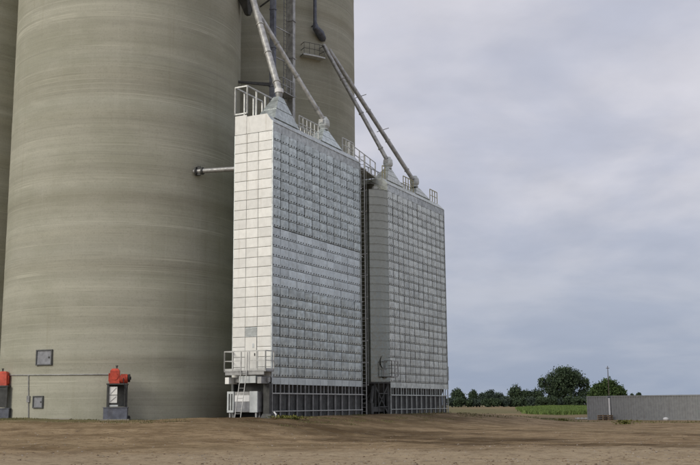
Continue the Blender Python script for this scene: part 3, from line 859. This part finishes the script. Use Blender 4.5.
# dark chute beside the thick spout
c0 = PT(247.5, 6, 5.6)
T = thing('discharge_chute', 'dark tapered chute on a wall bracket beside the thick spout', 'chute', c0 - Vector((0, 0, .7)), YAW)
m = MB().frus((-.12, .2, -.15, .15), (-.75, .55, -.4, .4), 0, 1.15).box(-.75, .55, -.4, .4, 1.151, 1.9); part(m, 'hopper', 'dark', T)
m = MB().beam((0, .3, 1.5), (-.4, 2.0, 1.5), .12); part(m, 'wall_bracket', 'dark', T)

# balcony on the rear silo
pb0, pb1 = CY(300, 58, S2), CY(320, 60.5, S2)
T = thing('wall_balcony', 'small curved railed balcony on the rear silo below the dark elbow', 'balcony', ((pb0 + pb1) / 2), 0, None, True)
aa0 = math.atan2(pb0.y - S2.y, pb0.x - S2.x); aa1 = math.atan2(pb1.y - S2.y, pb1.x - S2.x); zb_ = (pb0.z + pb1.z) / 2 + .0
m = MB().lathe([(SR - .03, 0), (SR + .75, 0), (SR + .75, .12), (SR - .03, .12)], (S2.x, S2.y, zb_), 10, min(aa0, aa1) , max(aa0, aa1)); part(m, 'floor', 'rail', T)
m = MB()
arc = [Vector((S2.x + (SR + .7) * math.cos(a), S2.y + (SR + .7) * math.sin(a), zb_ + .12)) for a in np.linspace(min(aa0, aa1) + .01, max(aa0, aa1) - .01, 5)]
for p in arc: m.beam(p, p + Vector((0, 0, 1.0)), .035)
for hh in (.5, 1.0): m.tube([p + Vector((0, 0, hh)) for p in arc], .025, 5)
for p in (arc[0], arc[-1]):
    q = Vector((S2.x - p.x, S2.y - p.y, 0)).normalized()
    for hh in (.5, 1.0): m.beam(p + Vector((0, 0, hh)), p + q * .72 + Vector((0, 0, hh)), .04)
part(m, 'railing', 'darkgrey', T)

# bucket elevator between silos and dryers
p1, p2 = PT(273.3, 50, 4.4), PT(290.8, 50, 4.4)
zbot = .82; ztop = 52.0
T = thing('bucket_elevator', 'twin-cased bucket elevator with ladder rising behind the first dryer', 'elevator', ((p1.x + p2.x) / 2, (p1.y + p2.y) / 2, zbot), YAW)
hs = (p2 - p1).length / 2; ht = ztop - zbot
m = MB().box(-hs - .14, -hs + .14, -.2, .2, .9, ht); part(m, 'return_casing', 'bluesteel', T)
m = MB().box(hs - .19, hs + .19, -.25, .25, .9, ht); part(m, 'lift_casing', 'spout', T)
fl_ = MB().box(-.24, .24, -.3, .3, -.04, .04).mesh('casing_flange', 'mgrey')
for q in range(16): inst('casing_flange', fl_, T, (hs, 0, 3 + q * 3.0))
fl2 = MB().box(-.18, .18, -.24, .24, -.04, .04).mesh('casing_flange_slim', 'bluesteel')
for q in range(16): inst('casing_flange', fl2, T, (-hs, 0, 3 + q * 3.0))
m = MB().frus((-hs - .5, hs + .5, -.45, .45), (-hs - .4, hs + .4, -.35, .35), 0, 1.1); part(m, 'boot', 'dark', T)
m = MB().box(-hs - .4, hs + .4, -.5, .5, ht, ht + .8).frus((-hs - .4, hs + .4, -.5, .5), (-hs + .5, hs - .5, -.4, .4), ht + .801, ht + 1.6); part(m, 'head', 'mgrey', T)
m = MB(); ladder(m, (hs - .75, .1, .2), (hs - .75, .1, ht), (1, 0, 0), .4, .018, .33); part(m, 'ladder', 'bluesteel', T)
for zz in (25.3, 27.2, 29.6, 33.2):
    m = MB().beam((-hs, .0, zz - zbot), (hs, .0, zz - zbot + .15), .07); part(m, 'tie_bar', 'mgrey', T)
for zz in (24.6, 34.6):
    m = MB().box(-.6, hs - .22, -.45, .5, zz - zbot, zz - zbot + .06)
    railing(m, (-.58, -.42), (hs - .3, -.42), zz - zbot + .06, 1.05, .6, .025, 1); railing(m, (-.58, -.42), (-.58, .48), zz - zbot + .06, 1.05, .6, .025, 1)
    part(m, 'rest_platform', 'mgrey', T)
# tie beams to the silos (the dark bars seen behind the railing)
for zz, tx_ in ((24.9, -1.9), (25.0, -1.2)):
    m = MB().beam((-hs - .1, .1, zz - zbot), (-hs + tx_ - .9, 2.6, zz - zbot), .14); part(m, 'wall_tie', 'dark', T)
m = MB()
for zz in (8, 16, 33): m.beam((hs, .2, zz), (hs + 2.5, 4.4, zz), .1)
part(m, 'wall_tie', 'dark', T)

# level pipe from the big silo into the dryer
pa = CY(195, 171.5); pe = PT(238, 168.6, DW)
T = thing('transfer_pipe', 'level steel pipe with a valve running from silo to white ended dryer', 'pipe', pa, 0, None, True)
d = (pe - pa); dn = d.normalized()
m = MB().tube([pa - dn * .25, pe + dn * .1], .16, 12); part(m, 'pipe', 'mgrey', T, True)
m = MB(); flange(m, pa + dn * .12, d, .3); flange(m, pa + dn * .55, d, .25); part(m, 'flange', 'dark', T, True)
m = MB().beam(pa + dn * .3 + Vector((0, 0, -.28)), pa + dn * .3 + Vector((0, 0, .34)), .2); part(m, 'valve', 'dark', T)

# ------------------------------------------------------------------ red unloading drives at the silo foot
def drive(x, label, turn=0.):
    P = CY(max(x, 2), 415); nrm, tx = wall_frame(P)
    d = ray(x, 415); d.z = 0; Q = Vector((d.x, d.y, 0)) / d.y * (P.y - .95)
    ang = math.atan2(-Q.x, -Q.y)                       # face the yard
    T = thing('unloading_drive', label, 'conveyor drive', (Q.x, Q.y, .86), turn, 'red conveyor drives at the silo foot')
    m = MB().box(-.95, .75, -.55, .55, -.12, .05); part(m, 'plinth', 'pad', T)
    m = MB().box(-.78, .62, -.45, .45, .051, .72).box(-.82, .66, -.49, .49, .721, .76); part(m, 'conveyor_box', 'bluesteel', T)
    for sx, sy in ((-.55, -.35), (.5, -.35), (-.55, .35), (.5, .35)):
        m = MB().box(sx - .06, sx + .06, sy - .06, sy + .06, .761, 2.1); part(m, 'leg', 'dark', T)
    m = MB().box(-.65, .6, -.45, .45, 2.101, 2.18).box(-.49, .44, .33, .37, .8, 2.1); part(m, 'frame_top', 'dark', T)
    m = MB().box(-.46, .0, -.33, -.3, 1.50, 1.98); part(m, 'guard_panel', 'white', T)
    m = MB().box(-.46, .0, -.33, -.3, 1.02, 1.46); part(m, 'guard_panel', 'white', T)
    m = MB().box(-.44, .06, -.34, -.3, .80, .90); part(m, 'sill_plate', 'lgrey', T)
    m = MB().beam((-.40, -.335, 1.55), (-.06, -.335, 1.93), .05, .01).beam((-.40, -.335, 1.10), (-.06, -.335, 1.40), .05, .01); part(m, 'stripe', 'hatchsteel', T)
    # gearbox, motor, belt wheel
    m = MB().frus((-.5, .12, -.32, .32), (-.46, .08, -.28, .28), 2.18, 2.95).frus((-.46, .08, -.28, .28), (-.36, -.02, -.18, .18), 2.951, 3.08)
    m.tube([(-.2, -.34, 2.6), (-.2, -.26, 2.6)], .22, 16).box(-.56, -.5, -.2, .2, 2.3, 2.8); gb = part(m, 'gearbox', 'red', T)
    m = MB().tube([(.08, -.05, 2.45), (.16, -.05, 2.45), (.16, -.05, 2.45), (.56, -.05, 2.45), (.60, -.05, 2.45)], [.22, .22, .29, .29, .2], 18)
    for q in range(5): m.tube([(.2 + q * .07, -.05, 2.45), (.225 + q * .07, -.05, 2.45)], .315, 18)
    m.box(.22, .46, -.2, .1, 2.181, 2.25).box(.24, .44, -.36, -.24, 2.42, 2.6); mo = part(m, 'motor', 'red', T, True)
    m = MB().tube([(.34, -.36, 2.5), (.36, -.46, 2.3), (.50, -.43, 1.8), (.5, -.43, .8)], .022, 6); part(m, 'supply_cable', 'black', mo, True)
    m = MB().tube([(.60, -.05, 2.5), (.72, -.05, 2.5)], .24, 16).tube([(.72, -.05, 2.5), (.78, -.05, 2.5)], .1, 10); part(m, 'fan_cowl', 'black', mo, True)
    m = MB().tube([(-.1, 0, 3.05), (-.1, 0, 3.22)], .05, 8).tube([(-.1, 0, 3.22), (-.1, 0, 3.27)], .08, 8); part(m, 'breather', 'dark', gb)
    return T
drive(117, 'red motor and gearbox on a dark frame at the hatched silo foot', rad(8))
drive(-1.0, 'red conveyor drive beside the conduit end and the shaded silo', rad(178))
# black ball lying on the plinth edge by the drive -> drain cap
Pq = CY(130, 418); q = Vector((Pq.x, Pq.y - .7, H1(Pq.x, Pq.y - .7)))
m = MB().lathe([(.10, -.02), (.17, .06), (.17, .2), (.12, .28)], q, 14); tag(m.build('drain_cap', 'black', None, True), 'small black drain cap on the ground by the red drive', 'drain cap')

# dark pit hood with a pale vent pipe at the dryer's near corner
T = thing('pit_hood', 'dark tapered pit hood on the ground at the foot of the corner column', 'pit hood', W(-1.6, -.75, .80), YAW)
m = MB().frus((-.35, .5, -.5, .45), (-.18, .32, -.3, .25), -.1, .36); part(m, 'hood', 'dark', T)
m = MB().tube([(.15, -.45, .0), (.12, -.5, .33), (.12, -.36, .46)], .05, 8); part(m, 'vent_pipe', 'whitebag', T, True)

# ------------------------------------------------------------------ shipping containers by the yard
cd = Vector((.76, -.65, 0)).normalized(); cb = Vector((.65, .76, 0)).normalized()
def container(label, org, a, b, L, wd, hh):
    """a: direction of length, b: direction of width, org: corner at the camera side"""
    T = thing('shipping_container', label, 'container', org, math.atan2(a.y, a.x), 'grey shipping containers')
    s_ = 1 if a.cross(b).z > 0 else -1
    def corr(m, x0, x1, y, out, z0, z1, along='x'):
        k = int(round((x1 - x0) / .28)); vs_ = []; fs = []
        for i in range(k):
            p = x0 + (x1 - x0) * i / k; w = (x1 - x0) / k
            for dx, dy in ((0, 0), (.32, 0), (.5, -.055), (.82, -.055)):
                q = (p + dx * w, y + out * dy)
                vs_ += [(q[0], q[1], z0), (q[0], q[1], z1)] if along == 'x' else [(q[1], q[0], z0), (q[1], q[0], z1)]
        vs_ += [(x1, y, z0), (x1, y, z1)] if along == 'x' else [(y, x1, z0), (y, x1, z1)]
        nn = len(vs_) // 2
        m.add(vs_, [(2 * i, 2 * i + 2, 2 * i + 3, 2 * i + 1) for i in range(nn - 1)])
    Y = lambda v: v * s_
    def bx(m, x0, x1, y0, y1, z0, z1):
        y0, y1 = sorted((Y(y0), Y(y1))); m.box(x0, x1, y0, y1, z0, z1)
    m = MB(); corr(m, .12, L - .12, Y(.03), -s_, .17, hh - .12); part(m, 'side_wall', 'container', T)
    m = MB(); corr(m, .12, L - .12, Y(wd - .03), s_, .17, hh - .12); part(m, 'side_wall', 'container', T)
    m = MB(); corr(m, *sorted((Y(.12), Y(wd - .12))), .03, -1, .17, hh - .12, 'y'); part(m, 'end_wall', 'container', T)
    m = MB(); corr(m, *sorted((Y(.12), Y(wd - .12))), L - .03, 1, .17, hh - .12, 'y'); part(m, 'end_wall', 'container', T)
    m = MB(); bx(m, .04, L - .04, .05, wd - .05, hh - .06, hh - .02); part(m, 'roof', 'container', T)
    for x in (0, L - .12):
        for y in (0, wd - .12):
            m = MB(); bx(m, x, x + .12, y, y + .12, 0, hh); part(m, 'corner_post', 'container', T)
    m = MB()
    for y in (.0, wd - .08):
        bx(m, .121, L - .121, y, y + .08, hh - .119, hh - .005); bx(m, .121, L - .121, y, y + .08, .02, .168)
    for x in (0, L - .08):
        bx(m, x, x + .08, .121, wd - .121, hh - .119, hh - .005); bx(m, x, x + .08, .121, wd - .121, .02, .168)
    part(m, 'rail', 'container', T)
    m = MB(); bx(m, .1, L - .1, .1, wd - .1, .05, .15); part(m, 'floor', 'darkgrey', T)
    return T
dd = ray(587.5, 419); kA = 110.0 / dd.y; cA = Vector((dd.x * kA, 110.0, -.16))
container('grey shipping container standing end on beside the longer one', cA, cb, cd, 12.2, 2.44, 2.58)
cB = cA + cd * (2.44 + .42)
container('long grey shipping container side on to the yard', cB, cd, cb, 12.2, 2.44, 2.60)
# things in the slot between them
sl = cA + cd * 2.62 + cb * .02
m = MB().box(sl.x - .09, sl.x + .09, sl.y - .09, sl.y + .09, sl.z, sl.z + 2.35).box(sl.x - .11, sl.x + .11, sl.y - .11, sl.y + .11, sl.z, sl.z + .05)
tag(m.build('white_post', 'whitebag'), 'white post standing in the slot between the two containers', 'post')
T = thing('pallet_stack', 'tan wooden pallet leaning pile at the slot between the containers', 'pallet', cA + cd * 2.5 - cb * .8 + Vector((0, 0, .02)), math.atan2(cd.y, cd.x))
for q in range(3):
    for j in range(5):
        m = MB().box(-.7 + .06 * q, .7 + .02 * q, -.5 + j * .22, -.36 + j * .22, .12 + q * .2, .145 + q * .2); part(m, 'board', 'wood', T)
    for j in range(3):
        m = MB().box(-.68 + j * .6, -.58 + j * .6, -.5, .52, .0 + q * .2 , .119 + q * .2); part(m, 'bearer', 'wood', T)
P = cB + cd * 6.2 - cb * .5
m = MB().lathe([(.05, 0), (.26, .03), (.3, .16), (.2, .3), (.04, .34)], (P.x, P.y, H1(P.x, P.y) - .02), 9)
tag(m.build('white_bag', 'whitebag', None, True), 'small white bag at the foot of the long container', 'bag')

# ------------------------------------------------------------------ trees, shrubs, pole
def crown(rnd, lobes, n, size):
    m = MB(); vs_ = []; fs = []
    tot = sum((l[3] * l[4] * l[5]) ** (2 / 3) for l in lobes)
    for (lx, ly, lz, rx, ry, rz) in lobes:
        k = int(n * (rx * ry * rz) ** (2 / 3) / tot)
        clumps = []
        for _ in range(max(9, k // 30)):
            th = rnd.uniform(0, 2 * PI); cz = rnd.uniform(-.85, 1); s_ = math.sqrt(1 - cz * cz); q = rnd.uniform(.62, 1.02)
            clumps.append((lx + rx * s_ * math.cos(th) * q, ly + ry * s_ * math.sin(th) * q, lz + rz * cz * q))
        cr = min(rx, rz) * .34
        for _ in range(k):
            c = rnd.choice(clumps)
            p = Vector((c[0] + rnd.gauss(0, cr * .66), c[1] + rnd.gauss(0, cr * .66), c[2] + rnd.gauss(0, cr * .6)))
            if p.z < .15: continue
            a = Vector((rnd.gauss(0, 1), rnd.gauss(0, 1), rnd.gauss(0, 1))).normalized(); b = a.cross(Vector((rnd.gauss(0, 1), rnd.gauss(0, 1), rnd.gauss(0, 1)))).normalized()
            s2 = size * rnd.uniform(.6, 1.3); o = len(vs_)
            vs_ += [p - a * s2, p + b * s2 * .55, p + a * s2, p - b * s2 * .55]; fs.append((o, o + 1, o + 2, o + 3))
    m.add(vs_, fs); return m
def tree(label, x, ytop, wpx, dist, mat, seed, big=None, low=.12, name='field_tree', cat='tree', group='trees along the field edge'):
    rnd = random.Random(seed)
    d = ray(x, 400); k = dist / d.y; px, py = d.x * k, dist
    zb = H1(px, py) - .03
    dt = ray(x, ytop); ztop = CAMH + dt.z / dt.y * dist
    h = ztop - zb; w = wpx * dist / 1010 / 2
    T = thing(name, label, cat, (px, py, zb), rnd.uniform(0, 6) if big is None else 0, group)
    lobes = []
    if big: lobes = [(a * w, b * w, c * h, e * w, e * w, f * h) for a, b, c, e, f in big]
    else:
        lobes.append((0, 0, h * (low + (1 - low) * .55), w * .78, w * .78, h * (1 - low) * .46))
        for _ in range(5):
            a = rnd.uniform(0, 2 * PI); q = rnd.uniform(.25, .6)
            lobes.append((w * q * math.cos(a), w * q * math.sin(a), h * rnd.uniform(low + .12, .72), w * rnd.uniform(.38, .6), w * rnd.uniform(.38, .6), h * rnd.uniform(.16, .3)))
    n = 15000 if big else (5200 if name == 'field_tree' else 2600)
    m = crown(rnd, lobes, n, .33 if big else .28); part(m, 'crown', mat, T)
    m = MB(); tr = max(.12, h * .028)
    m.tube([(0, 0, -.2), (tr * .3, 0, h * .25), (-tr * .3, tr * .3, h * .5), (0, 0, h * .78)], [tr * 1.3, tr, tr * .7, tr * .25], 8)
    for l in lobes[1:6]:
        m.tube([(0, 0, h * .28), (l[0] * .5, l[1] * .5, (h * .28 + l[2]) * .5), (l[0], l[1], l[2])], [tr * .5, tr * .35, tr * .12], 6)
    part(m, 'trunk', 'bark', T, True)
    return T
TD = 330
tree('small round dark tree nearest the far end of the dryers', 458, 389.5, 15, TD, 'leaf_dark', 11)
tree('slim dark tree next to the small round dark one', 473, 391, 11, TD + 6, 'leaf_dark', 12)
tree('low dull tree between the slim one and the paired crowns', 482, 393.5, 9, TD + 20, 'leaf_blue', 13)
tree('blue green tree, taller of the paired crowns', 489.5, 390, 14, TD + 25, 'leaf_blue', 14)
tree('blue green tree, lower of the paired crowns', 499, 393.5, 13, TD + 30, 'leaf_blue', 15)
tree('low rounded tree before the tall narrow dark tree', 507, 397, 10, TD + 10, 'leaf_dark', 16)
tree('tall narrow dark tree standing above the field hedge', 515.5, 385.5, 15, TD, 'leaf_dark', 17)
tree('mid height dark tree touching the tall narrow one', 526, 390.5, 13, TD + 8, 'leaf_dark', 18)
tree('mid height dark tree beside the great broad tree', 536, 390, 13, TD + 14, 'leaf_dark', 19)
tree('great broad domed tree, tallest of the field edge', 564.5, 367.5, 51, TD, 'leaf_dark', 20,
     big=[(0, 0, .70, .60, .27), (-.38, 0, .62, .40, .22), (.42, .1, .64, .40, .24), (.78, 0, .58, .22, .16), (-.80, 0, .60, .20, .17), (.1, -.2, .82, .44, .17), (-.1, .1, .42, .55, .20), (-.62, .0, .30, .40, .2), (.75, .1, .27, .36, .18), (.1, 0, .25, .5, .2)])
tree('wide lighter green tree rising behind the end on container', 607, 379.5, 38, TD - 20, 'leaf_light', 21,
     big=[(0, 0, .70, .55, .28), (-.5, 0, .52, .42, .25), (.52, 0, .48, .42, .24), (.15, -.2, .45, .6, .3), (-.7, 0, .3, .3, .25), (.75, 0, .28, .3, .22)])
tree('tiny far tree showing over the long container roof', 639, 392.5, 7, 520, 'leaf_dark', 22)
tree('tiny far bush left of the tiny far tree', 632, 393.8, 6, 520, 'leaf_dark', 23)
rnd = random.Random(77)
HL = ['dark hedge shrub under %s' % q for q in ('the small round dark tree, nearest the dryer', 'the small round dark tree, on its far side', 'the slim dark tree', 'the low dull tree', 'the taller paired crown', 'the lower paired crown', 'the low rounded tree', 'the tall narrow dark tree', 'the mid height tree touching the tall narrow one', 'the mid height tree beside the great tree')] + \
     ['dark hedge shrub at the foot of the great broad tree'] * 6 + ['dark hedge shrub closing the gap beside the tall narrow dark tree', 'dark hedge shrub closing the gap before the great broad tree']
for i, x in enumerate(list(range(451, 592, 9)) + [519, 543]):
    tree(HL[i], x + rnd.uniform(-2, 2), rnd.uniform(396.5, 399.5), rnd.uniform(12, 15), TD - 12 + rnd.uniform(-3, 3), 'leaf_dark' if i % 3 else 'leaf_blue', 100 + i, None, .02, 'hedge_shrub', 'shrub', 'hedge shrubs along the field edge')
d = ray(609.3, 400); k = 300 / d.y; P = Vector((d.x * k, 300, H1(d.x * k, 300)))
zt_ = CAMH + ray(609, 366).z / ray(609, 366).y * 300
T = thing('utility_pole', 'dark wooden utility pole standing before the wide lighter tree', 'pole', P)
m = MB().tube([(0, 0, -.3), (0, 0, zt_ - P.z)], [.16, .10], 8); part(m, 'shaft', 'pole', T, True)
m = MB().box(-.5, .5, -.05, .05, zt_ - P.z - .7, zt_ - P.z - .55); part(m, 'crossarm', 'pole', T)
for x in (-.42, 0, .42):
    m = MB().tube([(x, 0, zt_ - P.z - .55), (x, 0, zt_ - P.z - .35)], .06, 6); part(m, 'insulator', 'lgrey', T)

# ------------------------------------------------------------------ ground cover
def blades(name, spots, hmin, hmax, wd, mat, seed, per=5, spread=.12):
    rnd = np.random.RandomState(seed); S = np.repeat(np.array(spots), per, axis=0); n = len(S)
    S = S + rnd.normal(0, spread, S.shape); h = rnd.uniform(hmin, hmax, n); a = rnd.uniform(0, 2 * PI, n); le = rnd.uniform(.1, .8, n) * h
    z = height(S[:, 0], S[:, 1]) - .02
    wx_, wy_ = np.cos(a) * wd / 2, np.sin(a) * wd / 2
    b = rnd.uniform(0, 2 * PI, n)
    v = np.zeros((n, 4, 3))
    v[:, 0] = np.stack([S[:, 0] - wx_, S[:, 1] - wy_, z], 1); v[:, 1] = np.stack([S[:, 0] + wx_, S[:, 1] + wy_, z], 1)
    v[:, 2] = np.stack([S[:, 0] + wx_ * .7 + np.cos(b) * le * .4, S[:, 1] + wy_ * .7 + np.sin(b) * le * .4, z + h * .6], 1)
    v[:, 3] = np.stack([S[:, 0] + np.cos(b) * le, S[:, 1] + np.sin(b) * le, z + h], 1)
    me = bpy.data.meshes.new(name)
    i = np.arange(n)[:, None] * 4
    me.from_pydata(v.reshape(-1, 3).tolist(), [], (i + np.array([[0, 1, 2, 3]])).tolist())
    me.materials.append(M[mat]); me.update()
    o = bpy.data.objects.new(name, me); C.objects.link(o); return o
rs = np.random.RandomState(5)
def scatter(n, x0, x1, y0, y1, z=0.0, keep=None):
    out = []
    while len(out) < n:
        x, y = rs.uniform(x0, x1), rs.uniform(y0, y1)
        P = GR(x, y, z)
        if keep is None or keep(P): out.append((P.x, P.y))
    return out
def off_silo(P): return (P - S1).xy.length > SR + .25 and P.y < 75
sp = [p for p in zip(rs.uniform(-30, -9, 9000), rs.uniform(54, 66, 9000)) if math.hypot(p[0] - S1.x, p[1] - S1.y) > SR + .1 and float(fbm(np.array(p[0] / 2.5), np.array(p[1] / 1.5), 91)) > .52]
stuff(blades('silo_grass', sp[:1500], .04, .11, .03, 'grass', 1, 4, .15), 'thin dry grass along the foot of the concrete silo', 'grass')
sp = [p for p in zip(rs.uniform(4, 60, 14000), rs.uniform(84, 150, 14000)) if float(fbm(np.array(p[0] / 9), np.array(p[1] / 5), 55)) > .52 and not (24 < p[0] < 45 and p[1] > 96)]
stuff(blades('yard_grass', sp[:3500], .06, .2, .07, 'grass', 2, 3, .3), 'sparse rough grass at the far edge of the yard', 'grass')
sp = [(W(t_, n_, 0).x, W(t_, n_, 0).y) for t_, n_ in zip(rs.uniform(-7, 31, 5000), rs.uniform(-5.5, -.7, 5000)) if float(fbm(np.array(t_ / 2.2), np.array(n_ / 1.2), 95)) > .60 - .03 * (n_ > -2)]
stuff(blades('pad_grass', sp[:700], .04, .13, .035, 'grass', 6, 4, .18), 'thin tufts of dry grass on the dirt before the dryer pad', 'grass')
# dense green plot beyond the yard
plot = [GR(518, 409.5, .35), GR(550, 408.0, .5), GR(592, 408.0, .5), GR(592, 413.0, .2), GR(560, 413.6, .2), GR(528, 413.0, .2)]
cx_, cy_ = sum(p.x for p in plot) / 6, sum(p.y for p in plot) / 6
def inside(x, y):
    r_ = False; j = len(plot) - 1
    for i in range(len(plot)):
        a, b = plot[i], plot[j]
        if (a.y > y) != (b.y > y) and x < (b.x - a.x) * (y - a.y) / (b.y - a.y) + a.x: r_ = not r_
        j = i
    return r_
xs_ = [p.x for p in plot]; ys_ = [p.y for p in plot]
sp = [p for p in zip(rs.uniform(min(xs_), max(xs_), 20000), rs.uniform(min(ys_), max(ys_), 20000)) if inside(*p)]
stuff(blades('green_crop', sp[:9000], .35, .75, .22, 'crop', 3, 3, .35), 'plot of bright green low crop before the great tree', 'crop')
# pale gravel strips by the end-on container
for (x0, x1, y0, y1) in ((574, 591, 409.8, 411.2), (575, 588, 416.9, 417.9)):
    a, b, c_, d_ = GR(x0, y1, .0), GR(x1, y1, .0), GR(x1, y0, .0), GR(x0, y0, .0)
    k = 10; m = MB(); vs_ = []
    for i in range(k + 1):
        for j in range(5):
            p = a.lerp(b, i / k).lerp(d_.lerp(c_, i / k), j / 4 + .3 * math.sin(i * 2.1 + j * .7)); vs_.append((p.x, p.y, float(height(p.x, p.y)) + .012))
    m.add(vs_, [(i * 5 + j, (i + 1) * 5 + j, (i + 1) * 5 + j + 1, i * 5 + j + 1) for i in range(k) for j in range(4)])
    structure(m.build('gravel_strip', 'palegravel'))
# weeds by the dryer pad and out in the yard
def weed(x, y, label, seed, h, n):
    P = GR(x, y, .6 if y < 428 and x < 400 else 0.)
    rnd = random.Random(seed); m = MB(); vs_ = []; fs = []
    for _ in range(n):
        a = rnd.uniform(0, 2 * PI); r_ = abs(rnd.gauss(0, .28)); p = Vector((r_ * math.cos(a) * 2.0, r_ * math.sin(a), rnd.uniform(0, h)))
        dx = Vector((rnd.gauss(0, 1), rnd.gauss(0, 1), rnd.gauss(0, .6))).normalized() * .10; dy = dx.cross(Vector((rnd.gauss(0, 1), rnd.gauss(0, 1), 1))).normalized() * .04
        o = len(vs_); vs_ += [p - dx, p + dy, p + dx, p - dy]; fs.append((o, o + 1, o + 2, o + 3))
    m.add(vs_, fs)
    T = thing('weed_clump', label, 'weed', (P.x, P.y, H1(P.x, P.y)), 0, 'weed clumps in the yard')
    part(m, 'leaves', 'weed', T)
    m = MB()
    for q in range(6): m.beam((rnd.gauss(0, .2), rnd.gauss(0, .12), -.05), (rnd.gauss(0, .4), rnd.gauss(0, .2), h * .9), .015)
    part(m, 'stem', 'weed', T)
weed(285, 423.5, 'yellow green weed clump before the dryer posts, nearer the pit hood', 1, .16, 200)
weed(293, 423.2, 'yellow green weed clump before the dryer posts, farther from the pit hood', 2, .14, 170)
weed(625, 423.0, 'green weed clump in the dirt before the long container', 3, .35, 260)
weed(563, 420.5, 'low weed clump in the dirt near the end on container', 4, .3, 200)
# stones and clods
def stones(name, n, x0, x1, y0, y1, smin, smax, mat, seed):
    rnd = np.random.RandomState(seed)
    base = np.array([(1, 0, -.3), (.2, .9, -.3), (-.8, .5, -.3), (-.7, -.6, -.3), (.4, -.9, -.3), (.5, .2, .5), (-.35, .35, .6), (0, -.45, .45)])
    fc = [(0, 1, 5), (1, 2, 6), (1, 6, 5), (2, 3, 6), (3, 4, 7), (3, 7, 6), (4, 0, 7), (0, 5, 7), (5, 6, 7)]
    vs_, fs = [], []
    px = rnd.uniform(x0, x1, n); py = y0 + (y1 - y0) * rnd.uniform(0, 1, n) ** .8
    P = np.array([GR(a, b)[:2] for a, b in zip(px, py)]); z = height(P[:, 0], P[:, 1])
    for i in range(n):
        if fbm(np.array(P[i, 0] / 3), np.array(P[i, 1] / 3), 77) < .42: continue
        a = rnd.uniform(0, 6.28); s_ = smin + (smax - smin) * rnd.uniform(0, 1) ** 3
        b = base * (1 + rnd.uniform(-.2, .2, base.shape)) * s_ * np.array([1, .8, .6])
        ca_, sa_ = math.cos(a), math.sin(a); o = len(vs_)
        vs_ += [(P[i, 0] + q[0] * ca_ - q[1] * sa_, P[i, 1] + q[0] * sa_ + q[1] * ca_, z[i] + q[2] + s_ * .1) for q in b]
        fs += [tuple(o + j for j in f) for f in fc]
    me = bpy.data.meshes.new(name); me.from_pydata(vs_, [], fs); me.materials.append(M[mat]); me.update()
    o = bpy.data.objects.new(name, me); C.objects.link(o); return o
stuff(stones('gravel_stones', 3200, -30, 730, 426, 478, .012, .055, 'stone', 3), 'loose pale stones scattered over the dirt yard', 'stones')
stuff(stones('dirt_clods', 3000, -30, 730, 421, 470, .015, .07, 'clod', 4), 'brown dirt clods scattered over the dirt yard', 'dirt clods')
